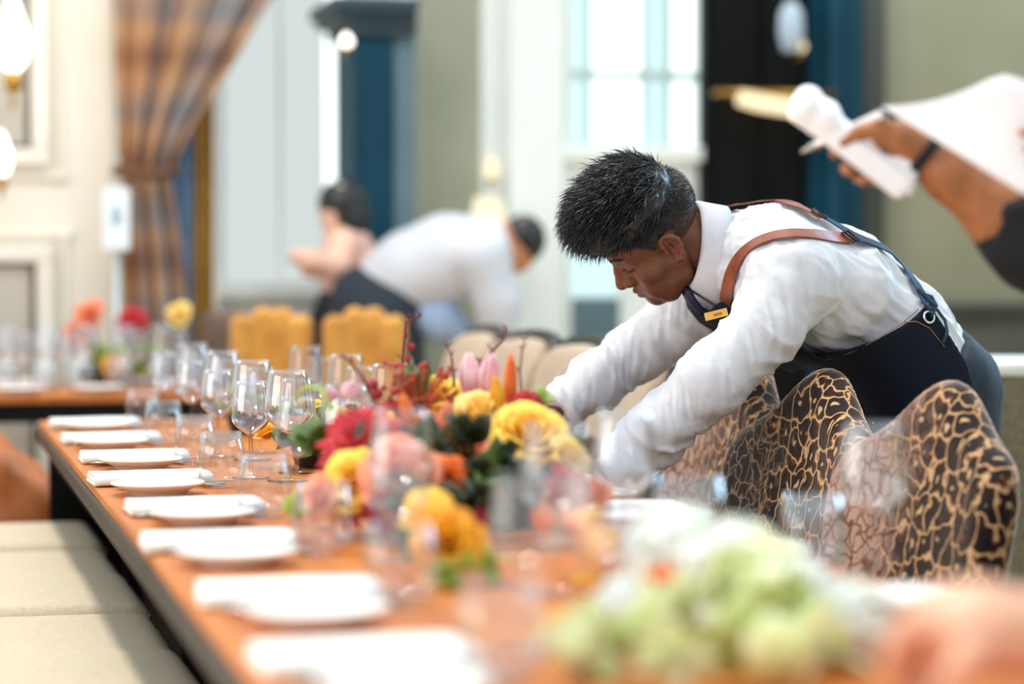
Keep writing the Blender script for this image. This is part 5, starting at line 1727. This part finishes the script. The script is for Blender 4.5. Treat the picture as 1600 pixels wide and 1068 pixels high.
# straps over both shoulders, laid on the shirt
def strap(path, width, name, m, lift=.004, n=44, parent=man, thick=.0035):
    xs = np.linspace(0, 1, n); pp = np.array(path, dtype=float)
    seg = np.r_[0, np.cumsum(np.linalg.norm(np.diff(pp, axis=0), axis=1))]; seg /= seg[-1]
    pts, nor = [], []
    for t in xs:
        py_ = np.interp(t, seg, pp[:, 1])
        p, nn = march(torso_fn if py_ > 424 and pp[0, 0] < 1160 else shirt_fn, np.interp(t, seg, pp[:, 0]), py_, 4.0, 5.2)
        pts.append(p + nn * lift); nor.append(nn)
    pts, nor = np.array(pts), np.array(nor)
    for _ in range(4):
        pts[1:-1] = (pts[:-2] + 2 * pts[1:-1] + pts[2:]) / 4; nor[1:-1] = (nor[:-2] + 2 * nor[1:-1] + nor[2:]) / 4
    T = np.gradient(pts, axis=0); T /= np.linalg.norm(T, axis=1, keepdims=True)
    Bn = np.cross(T, nor); Bn /= np.linalg.norm(Bn, axis=1, keepdims=True)
    G = np.array([[pts[i] + Bn[i] * width * s_ for s_ in (-.5, -.17, .17, .5)] for i in range(n)])
    return mput(MB().sheet(G, thick), name, m, parent, sharp=35), pts, nor
strap([(1140, 470), (1142, 452), (1147, 432), (1154, 414), (1166, 398), (1186, 383), (1212, 374), (1240, 371), (1275, 373), (1326, 379)], .031, 'leather_strap', M_LSTRAP, .011, thick=.0028)
st2, pts, nor = strap([(1322, 378), (1350, 382), (1382, 396), (1408, 424), (1428, 452), (1442, 478)], .022, 'denim_strap', M_DENIML, .012, thick=.0028)
strap([(1112, 312), (1135, 307), (1170, 309), (1210, 317), (1250, 331), (1276, 345)], .028, 'leather_strap', M_LSTRAP, .011, thick=.0028)
strap([(1272, 342), (1296, 354), (1330, 374), (1362, 388)], .022, 'denim_strap', M_DENIML, .012, thick=.0028)
def buckle(px, py, rz=0.0):
    p, nn = march(shirt_fn, px, py, 4.0, 5.2)
    u = A(VR) * .35 + A(VU) * -.94; u -= nn * (u @ nn); u /= np.linalg.norm(u); w_ = np.cross(nn, u)
    c = p + nn * .016; b = MB()
    co = [c + u * .015 * a + w_ * .010 * d_ for a, d_ in ((-1, -1), (1, -1), (1, 1), (-1, 1), (-1, -1))]
    b.tube(co, .0022, 6); b.tube([c - u * .015, c + u * .015], .0020, 6)
    return mput(b, 'buckle', MATS['dark_bronze'])
mat('dark_bronze', lin(70, 58, 48), lin(56, 46, 38), 30, .35, metal=.9)
buckle(1324, 379); buckle(1274, 344)
# grommet and waist strings on the near flank
def on_apron(px, py, lift=.004):
    p, nn = march(lambda P: base_fn(P) - .020, px, py, 4.0, 5.2)
    return p + nn * lift, nn
p, nn = on_apron(1450, 496)
u, w_, _ = axes(nn)
b = MB(); b.tube([p + (u * math.cos(a) + w_ * math.sin(a)) * .011 for a in np.linspace(0, 2 * math.pi, 25)], .0026, 8)
mput(b, 'grommet', mat('pale_nickel', lin(220, 224, 226), lin(204, 208, 211), 40, .2, metal=.8))
b = MB(); b.tube([on_apron(x, y, .006)[0] for x, y in ((1442, 476), (1450, 484), (1452, 496), (1460, 480), (1452, 466), (1440, 462))], .0042, 8)
b.tube([on_apron(x, y, .006)[0] for x, y in ((1450, 482), (1462, 486), (1474, 502), (1478, 520), (1472, 536))], .0034, 8)
b.tube([on_apron(x, y, .006)[0] for x, y in ((1430, 452), (1440, 462), (1452, 474), (1458, 482))], .005, 8)
mput(b, 'apron_string', M_DENIML)
b = MB()
b.tube([on_apron(x, y, .0005)[0] for x, y in ((1200, 562), (1242, 567), (1290, 562), (1328, 551), (1372, 529), (1408, 506), (1436, 482))], .0011, 5)
b.tube([on_apron(x, y, .0005)[0] for x, y in ((1412, 503), (1432, 502), (1452, 512), (1476, 542))], .0011, 5)
mput(b, 'stitching', mat('copper_thread', lin(150, 104, 62), lin(134, 90, 52), 100, .6))

# ------------------------------------------------------------------ plain figures for the other people
def figure(label, base, skin_m, body_spec, garments, hair_spec=None, h=.012):
    e = empty('person', base, 0, label, 'person')
    B = A(base)
    def mk(name, spec, m, hh, parent):
        chains, k, ells = spec
        pts = [p for c in chains for p in c[0]] + [c for c, r in ells]
        mr = max([max(c[1]) for c in chains] + [max(r) for c, r in ells]) + .03
        def fn(P):
            d = None
            for pts_, r in chains:
                c = chain(P, [A(q) for q in pts_], r, k); d = c if d is None else smin(d, c, k)
            for c, r in ells:
                c2 = ell(P, c, r); d = c2 if d is None else smin(d, c2, k)
            return d
        lo, hi = bounds(pts, mr)
        V, Q = sculpt(fn, lo, hi, hh)
        return mesh(name, V - B, Q, m, parent)
    b = mk('body', body_spec, skin_m, h, e)
    for g in garments: mk(g[0], g[1], g[2], g[3] if len(g) > 3 else h, e)
    if hair_spec: mk('hair', hair_spec[0], hair_spec[1], h, e)
    return e
M_SKIN2 = mat('warm_skin', lin(206, 132, 86), lin(190, 114, 70), 40, .5, .08, 300, sss=.1)
M_SKIN3 = mat('light_skin', lin(236, 190, 164), lin(226, 172, 146), 40, .5, .08, 300, sss=.1)
M_SKIN4 = mat('sunlit_skin', lin(230, 180, 150), lin(220, 162, 130), 40, .5, .08, 300, sss=.1)
M_NIGHT = mat('black_cloth', lin(20, 21, 24), lin(13, 14, 17), 60, .85, .2, 300)
M_GREYT = mat('charcoal_trousers', lin(46, 54, 62), lin(36, 44, 52), 50, .85)

# stooping man in white shirt, far behind
z = 8.42
q = lambda x, y, dz=0.0: A(at(x, y, z + dz))
b0 = q(585, 600); 
feet = lambda p, dz: A((p[0], p[1], dz))
hp = q(590, 490)
f1, f2 = A((hp[0] - .03, hp[1] - .1, .06)), A((hp[0] + .12, hp[1] + .1, .06))
k1, k2 = A((hp[0] + .02, hp[1] - .1, .5)), A((hp[0] + .13, hp[1] + .1, .5))
figure('stooping man in white shirt and dark trousers far behind, bending to the right', (hp[0], hp[1], 0), M_SKIN2,
    ([([q(590, 480), q(660, 430), q(745, 395), q(790, 382)], [.09, .09, .08, .045]), ([q(750, 420, -.12), q(775, 500, -.1), q(772, 560, -.1), q(770, 585, -.1)], [.05, .035, .028, .03]), ([q(750, 420, .12), q(782, 500, .1), q(780, 565, .1)], [.05, .035, .03]), ([hp, k1, f1], [.08, .05, .04]), ([hp, k2, f2], [.08, .05, .04]), ([q(790, 384), q(808, 386)], [.05, .05])], .03, [(q(806, 384), (.075, .075, .095)), (q(800, 402), (.05, .05, .04))]),
    [('shirt', ([([q(572, 455), q(640, 425), q(700, 405), q(752, 398)], [.085, .135, .15, .13]), ([q(752, 400, -.16), q(778, 470, -.13), q(774, 540, -.1)], [.10, .07, .055]), ([q(752, 400, .16), q(780, 470, .13), q(782, 540, .1)], [.10, .07, .055])], .05, []), M_SHIRT),
     ('trousers', ([([q(566, 465), hp, k1, f1], [.10, .15, .10, .075]), ([hp, k2, f2], [.14, .10, .075]), ([q(560, 455), q(620, 478)], [.07, .09])], .05, []), M_GREYT),
     ('apron', ([([q(668, 490, -.02), q(690, 500, -.02), q(715, 515, -.02)], [.07, .075, .05])], .03, []), mat('pale_blue_apron', lin(170, 192, 222), lin(150, 174, 208), 30, .8))],
    (([], .03, [(q(818, 368), (.074, .085, .075)), (q(828, 380), (.045, .07, .06))]), M_HAIR))

# woman with dark hair further left
z = 8.66
hp = q(541, 500)
figure('dark haired person with bare arm at the far window, left of stooping man', (hp[0], hp[1], 0), M_SKIN3,
    ([([q(548, 495), q(548, 430), q(540, 385), q(534, 350)], [.09, .09, .08, .04]), ([q(538, 382, -.1), q(528, 418, -.16), q(490, 408, -.2), q(462, 400, -.2)], [.055, .045, .035, .028]), ([q(545, 385, .1), q(530, 425, .1), q(480, 420, 0)], [.05, .04, .03]), ([hp, A((hp[0] - .05, hp[1], .5)), A((hp[0] - .02, hp[1], .06))], [.1, .06, .04])], .03, [(q(530, 330), (.072, .08, .095))]),
    [('top', ([([q(552, 470), q(550, 430), q(543, 395)], [.10, .115, .10])], .04, []), mat('blush_top', lin(228, 184, 172), lin(214, 166, 154), 30, .8)),
     ('skirt', ([([q(548, 470), hp, A((hp[0], hp[1], .45))], [.11, .12, .13])], .04, []), M_NIGHT),
     ('sleeve', ([([q(552, 400, -.02), q(556, 440, -.02), q(550, 480)], [.06, .06, .07])], .03, []), M_NIGHT)],
    (([([q(536, 318), q(544, 345), q(548, 365)], [.09, .07, .05])], .04, []), M_HAIR))

# note taker at the right edge
z = 3.45
hb = q(1900, 700)
M_FOREARM = mat('tan_forearm_skin', lin(172, 108, 62), lin(150, 90, 48), 40, .45, .08, 300, sss=.12)
note = empty('person', (hb[0], hb[1], 0), 0, 'person in black sleeve at the right edge holding up a notepad, pen and papers', 'person')
NB = A(note.location)
elb, wri = q(1650, 405, .02), q(1436, 238, 0)
sho = q(1790, 230, .10)
d_ = (wri - elb) / np.linalg.norm(wri - elb)
FING = [
    ([q(1420, 222, .03), q(1378, 214, .05), q(1336, 218, .045), q(1306, 234, .02), q(1304, 240, .005)], [.014, .0105, .0095, .0088, .0078]),
    ([q(1420, 228, .03), q(1382, 228, .055), q(1346, 242, .05), q(1322, 262, .02), q(1326, 268, .0)], [.014, .0105, .0098, .009, .008]),
    ([q(1424, 234, .03), q(1392, 240, .055), q(1362, 260, .05), q(1342, 277, .02), q(1350, 282, .0)], [.014, .0105, .0096, .009, .008]),
    ([q(1428, 240, .03), q(1402, 250, .05), q(1382, 268, .04), q(1366, 281, .015), q(1374, 283, .0)], [.013, .0095, .0088, .008, .0072]),
    ([q(1428, 230, -.005), q(1402, 214, -.022), q(1374, 200, -.026), q(1342, 208, -.026), q(1318, 222, -.022)], [.020, .019, .0145, .0115, .0088])]
def note_fn(P):
    d = chain(P, [elb, elb * .6 + wri * .4, wri * .8 + elb * .2, wri], [.046, .048, .034, .028], .02)
    d = smin(d, chain(P, [wri, q(1412, 224, .0), q(1390, 216, .015)], [.027, .029, .026], .012), .015)
    for i, (pts, rd) in enumerate(FING):
        d = smin(d, chain(P, pts, rd, .003), .006 if i < 4 else .010)
    return d
lo, hi = bounds([elb, wri] + [p for c in FING for p in c[0]], .06)
pt = [sculpt(note_fn, lo, hi, .0036)]
w2 = q(1778, 262, -.19); d2 = q(1597, 214, -.185) - w2
H2 = hand_chains(w2, d2, -A(VF), A(VU), .35)
def note_core(P):
    d = chain(P, [elb, sho], [.046, .055], .02)
    d = smin(d, chain(P, [w2 - d2 / np.linalg.norm(d2) * .03, q(1890, 380, -.15), q(1990, 260, .1)], [.026, .04, .05], .02), .02)
    d = smin(d, chain(P, [q(1800, 230, .1), q(1900, 200, .1), q(1900, 120, .1), q(1895, 60, .1)], [.05, .06, .052, .05], .03), .04)
    d = smin(d, chain(P, [q(1900, 240, .1), A((NB[0], NB[1] + .1, .95)), ], [.11, .11], .05), .05)
    for s_ in (-.09, .09):
        d = smin(d, chain(P, [A((NB[0], NB[1] + .1 + s_, .9)), A((NB[0], NB[1] + .1 + s_, .5)), A((NB[0], NB[1] + .1 + s_, .06))], [.08, .055, .04], .02), .03)
    return d
lo, hi = bounds([elb, sho, q(1890, -60, .1), A((NB[0] + .12, NB[1] + .25, .05)), q(1597, 216, -.16)], .13)
pt.append(sculpt(note_core, lo, hi, .014))
lo, hi = bounds([w2, w2 + d2], .07); pt.append(sculpt(lambda P: hand_fn(P, w2, H2), lo, hi, .004))
def plain_head(c, yaw, pitch):
    f = A((-math.cos(yaw) * math.cos(pitch), -math.sin(yaw) * math.cos(pitch), -math.sin(pitch)))
    w_ = np.cross(f, [0, 0, 1.0]); w_ /= np.linalg.norm(w_); u_ = np.cross(w_, f)
    hv2, hq2 = sculpt(head_fn, (-.125, -.135, -.105), (.145, .155, .105), .004)
    return hv2 @ np.stack([f, u_, -w_], 0) + A(c), hq2[:, ::-1] if np.linalg.det(np.stack([f, u_, -w_], 0)) < 0 else hq2
pt.append(plain_head(q(1892, 20, .1), .25, .25))
V, Q = join(pt)
mesh('body', V - NB, Q, M_FOREARM, note)
def nsleeve(P):
    d = chain(P, [q(1560, 330, .01), q(1610, 372, .02), elb + A((.02, 0, 0)), sho, q(1900, 210, .1)], [.054, .064, .068, .085, .10], .03)
    ax = -d_
    d = smax(d, -((P - q(1556, 330, .01)) @ ax + .012 * vnoise(P * 34, 3)), .006)
    d = smin(d, chain(P, [q(1900, 220, .1), A((NB[0], NB[1] + .1, .95))], [.15, .15], .05), .06)
    return d + .006 * vnoise(P * 22, 7)
lo, hi = bounds([q(1520, 300), elb, sho, q(1900, 180, .1), A((NB[0], NB[1] + .1, .9))], .18)
V, Q = sculpt(nsleeve, lo, hi, .010)
mesh('sleeve', V - NB, Q, M_NIGHT, note)
def ntrou(P):
    d = None
    for s_ in (-.09, .09):
        c = chain(P, [A((NB[0], NB[1] + .1 + s_ * .8, .92)), A((NB[0], NB[1] + .1 + s_, .5)), A((NB[0], NB[1] + .1 + s_, .07))], [.13, .09, .08], .03)
        d = c if d is None else smin(d, c, .04)
    return smax(d, .02 - P[:, 2], .01)
lo, hi = bounds([A((NB[0], NB[1] + .1, 0)), A((NB[0], NB[1] + .1, .95))], .26)
V, Q = sculpt(ntrou, lo, hi, .014); mesh('trousers', V - NB, Q, M_GREYT, note)
V, Q = sculpt(lambda P: ell(P, q(1915, -52, .11), (.100, .096, .088)), *bounds([q(1915, -52, .11)], .13), .012); mesh('hair', V - NB, Q, M_HAIR, note)
# watch band
u, w_, _ = axes(d_)
wc = q(1441, 240, 0)
b = MB(); b.tube([wc + (u * math.cos(a) + w_ * math.sin(a)) * .0325 for a in np.linspace(0, 2 * math.pi, 29)], .0085, 8)
b.V = [v - NB for v in b.V]; b.build('wrist_band', M_NIGHT, note)

# notepad: thick wad of folded pages with the top sheet curling back
M_PAPER = mat('white_paper', lin(244, 240, 240), lin(238, 233, 233), 8, .7, .05)
pad = empty('notepad', q(1330, 235), 0, 'thick white folded notepad held in the raised hand', 'notepad')
PB = A(pad.location)
c0, c1 = q(1243, 166, -.02), q(1416, 296, -.02)
ax = c1 - c0; Lp = np.linalg.norm(ax); ax = ax / Lp
wdir = A(VF) * .95 + A(VR) * .15 + A(VU) * .25; wdir -= ax * (wdir @ ax); wdir /= np.linalg.norm(wdir)
nrm = np.cross(wdir, ax); nrm /= np.linalg.norm(nrm)
if nrm[2] < 0: nrm = -nrm
def pad_fn(P):
    r = P - (c0 + c1) / 2
    L = np.stack([r @ ax, r @ nrm, r @ wdir - .035], 1)
    d = rbox(L, (0, 0, 0), (Lp / 2 + .004, .019, .042), .010)
    d = smin(d, cap(L, (-Lp / 2 + .012, .008, -.03), (-Lp / 2 + .012, .008, .04), .021, .021), .012)
    d = smin(d, cap(L, (-Lp / 2 + .045, .012, -.03), (-Lp / 2 + .045, .012, .04), .016, .016), .014)
    return d + .0011 * np.sin(L[:, 1] * 900 + 3 * np.sin(L[:, 0] * 14)) * (L[:, 2] < -.03)
lo, hi = bounds([c0, c1, c0 + wdir * .08, c1 + wdir * .08], .05)
V, Q = sculpt(pad_fn, lo, hi, .003); mesh('pages', V - PB, Q, M_PAPER, pad)
b = MB()
g = []
for i in range(7):
    v = i / 6
    row = []
    for j in range(9):
        u_ = j / 8
        top = q(1346 + 94 * u_, 229 + 14 * u_ + 8 * math.sin(u_ * math.pi), -.022)
        bot = q(1340 + 84 * u_, 236 + 72 * u_, -.024)
        row.append(top + (bot - top) * v - PB)
    g.append(row)
b.sheet(np.array(g), .003); b.build('loose_page', M_PAPER, pad)

pen = empty('pen', q(1316, 207, -.03), 0, 'white ballpoint pen with clear tip held across the notepad', 'pen')
NP = A(pen.location)
pa, pb = q(1381, 177, -.045), q(1251, 238, .09)
pq = lambda t: pa + (pb - pa) * t - NP
MB().tube([pq(0), pq(.02), pq(.50), pq(.52)], [.0055, .0065, .0065, .0058], 12).build('barrel', M_PAPER, pen)
MB().tube([pq(.52), pq(.54), pq(.56)], [.0074, .0076, .0066], 12).build('ring', M_STEEL, pen)
MB().tube([pq(.56), pq(.84), pq(.97), pq(1.0)], [.0062, .0062, .0030, .0012], 12).build('tip', M_STEEL, pen)

sheet = empty('paper_sheets', q(1520, 210, -.14), 0, 'large white sheets of paper held behind the notepad at the right edge', 'paper')
SB = A(sheet.location)
TL, TR_, BR, BL = q(1377, 166, -.06), q(1563, 115, -.15), q(1770, 285, -.2), q(1612, 312, -.15)
TR2 = q(1770, 170, -.2)
for k in range(2):
    g = []
    for i in range(9):
        v = i / 8
        row = []
        for j in range(17):
            u_ = j / 16
            top = TL + (TR_ - TL) * (u_ / .55) if u_ < .55 else TR_ + (TR2 - TR_) * ((u_ - .55) / .45)
            bot = TL + (BL - TL) * (u_ / .55) if u_ < .55 else BL + (BR - BL) * ((u_ - .55) / .45)
            p = top + (bot - top) * v
            p = p + A(VU) * (-.012 * math.sin(min(1, u_ / .55) * math.pi) * (1 - v)) + A(VF) * (.006 * k + .012 * math.sin(v * math.pi) * u_) + A(VR) * .004 * k
            row.append(p - SB)
        g.append(row)
    MB().sheet(np.array(g), .0012).build('sheet', M_PAPER, sheet)
b = MB(); b.tube([q(1378, 170, -.055) - SB, q(1400, 184, -.06) - SB], [.003, .006], 8); b.build('clip', M_NIGHT, sheet)

# blurred hand reaching in close to the camera
z = 2.05
fe_ = q(1900, 985, .1)
frn = empty('person', (fe_[0] + .2, fe_[1], 0), 0, 'bare forearm and hand reaching over the pale flowers in the near right corner', 'person')
FB = A(frn.location)
w0 = q(1560, 990); el0 = q(1830, 1000, .06); s0 = q(2060, 700, .1)
FG = [([q(1500, 965), q(1440, 965, -.02), q(1408, 990, -.02), q(1392, 1030, -.01), q(1396, 1056, .0)], [.014, .0115, .0105, .0095, .008]),
      ([q(1500, 985), q(1448, 985, .01), q(1412, 1012, .01), q(1402, 1052, .01), q(1412, 1076, .01)], [.014, .0115, .0105, .0095, .008]),
      ([q(1500, 1005), q(1460, 1005, .03), q(1430, 1030, .03), q(1424, 1068, .03), q(1436, 1090, .02)], [.014, .011, .010, .009, .008]),
      ([q(1510, 1020), q(1480, 1025, .05), q(1456, 1048, .05), q(1452, 1078, .04), q(1462, 1096, .03)], [.013, .010, .009, .008, .007]),
      ([q(1560, 1000, -.02), q(1520, 1020, -.045), q(1488, 1052, -.05), q(1466, 1082, -.04)], [.018, .0145, .011, .0085])]
def frn_fn(P):
    d = chain(P, [el0, el0 * .4 + w0 * .6, w0], [.050, .044, .032], .02)
    d = smin(d, chain(P, [w0, q(1530, 980, .0), q(1480, 980, .01)], [.032, .036, .032], .015), .02)
    d = smin(d, ell(P, q(1510, 975, .0), (.045, .05, .030)), .02)
    for pts, rd in FG: d = smin(d, chain(P, pts, rd, .003), .006)
    return d
lo, hi = bounds([el0, w0] + [p for c in FG for p in c[0]], .06)
pt = [sculpt(frn_fn, lo, hi, .005)]
bc_ = A((FB[0] + .05, FB[1], 1.0))
def frn_core(P):
    d = chain(P, [el0, s0], [.05, .06], .02)
    d = smin(d, chain(P, [s0, A((bc_[0], bc_[1], 1.38)), A((bc_[0], bc_[1], 1.52))], [.06, .08, .055], .03), .04)
    d = smin(d, chain(P, [A((bc_[0], bc_[1], 1.3)), A((bc_[0], bc_[1], .95))], [.12, .12], .05), .05)
    for s_ in (-.09, .09):
        d = smin(d, chain(P, [A((bc_[0], bc_[1] + s_, .9)), A((bc_[0], bc_[1] + s_, .5)), A((bc_[0], bc_[1] + s_, .05))], [.08, .055, .04], .02), .03)
    return d
lo, hi = bounds([el0, s0, (bc_[0], bc_[1], 1.74), (bc_[0], bc_[1], .02)], .15)
pt.append(sculpt(frn_core, lo, hi, .016)); pt.append(plain_head((bc_[0], bc_[1], 1.60), -.2, .3))
V, Q = join(pt); mesh('body', V - FB, Q, M_SKIN4, frn)
def frn_sh(P):
    d = chain(P, [el0 * .5 + s0 * .5, s0, A((bc_[0], bc_[1], 1.36))], [.07, .085, .10], .03)
    return smin(d, chain(P, [A((bc_[0], bc_[1], 1.3)), A((bc_[0], bc_[1], .92))], [.155, .155], .05), .06)
lo, hi = bounds([el0, s0, (bc_[0], bc_[1], 1.4), (bc_[0], bc_[1], .9)], .18)
V, Q = sculpt(frn_sh, lo, hi, .014); mesh('shirt', V - FB, Q, M_SHIRT, frn)
def frn_tr(P):
    d = None
    for s_ in (-.09, .09):
        c = chain(P, [A((bc_[0], bc_[1] + s_ * .8, .92)), A((bc_[0], bc_[1] + s_, .5)), A((bc_[0], bc_[1] + s_, .07))], [.13, .09, .08], .03)
        d = c if d is None else smin(d, c, .04)
    return smax(d, .02 - P[:, 2], .01)
lo, hi = bounds([(bc_[0], bc_[1], 0), (bc_[0], bc_[1], .95)], .26)
V, Q = sculpt(frn_tr, lo, hi, .014); mesh('trousers', V - FB, Q, M_GREYT, frn)
V, Q = sculpt(lambda P: ell(P, (bc_[0] + .022, bc_[1], 1.675), (.098, .092, .085)), *bounds([(bc_[0] + .02, bc_[1], 1.67)], .13), .012); mesh('hair', V - FB, Q, M_HAIR, frn)
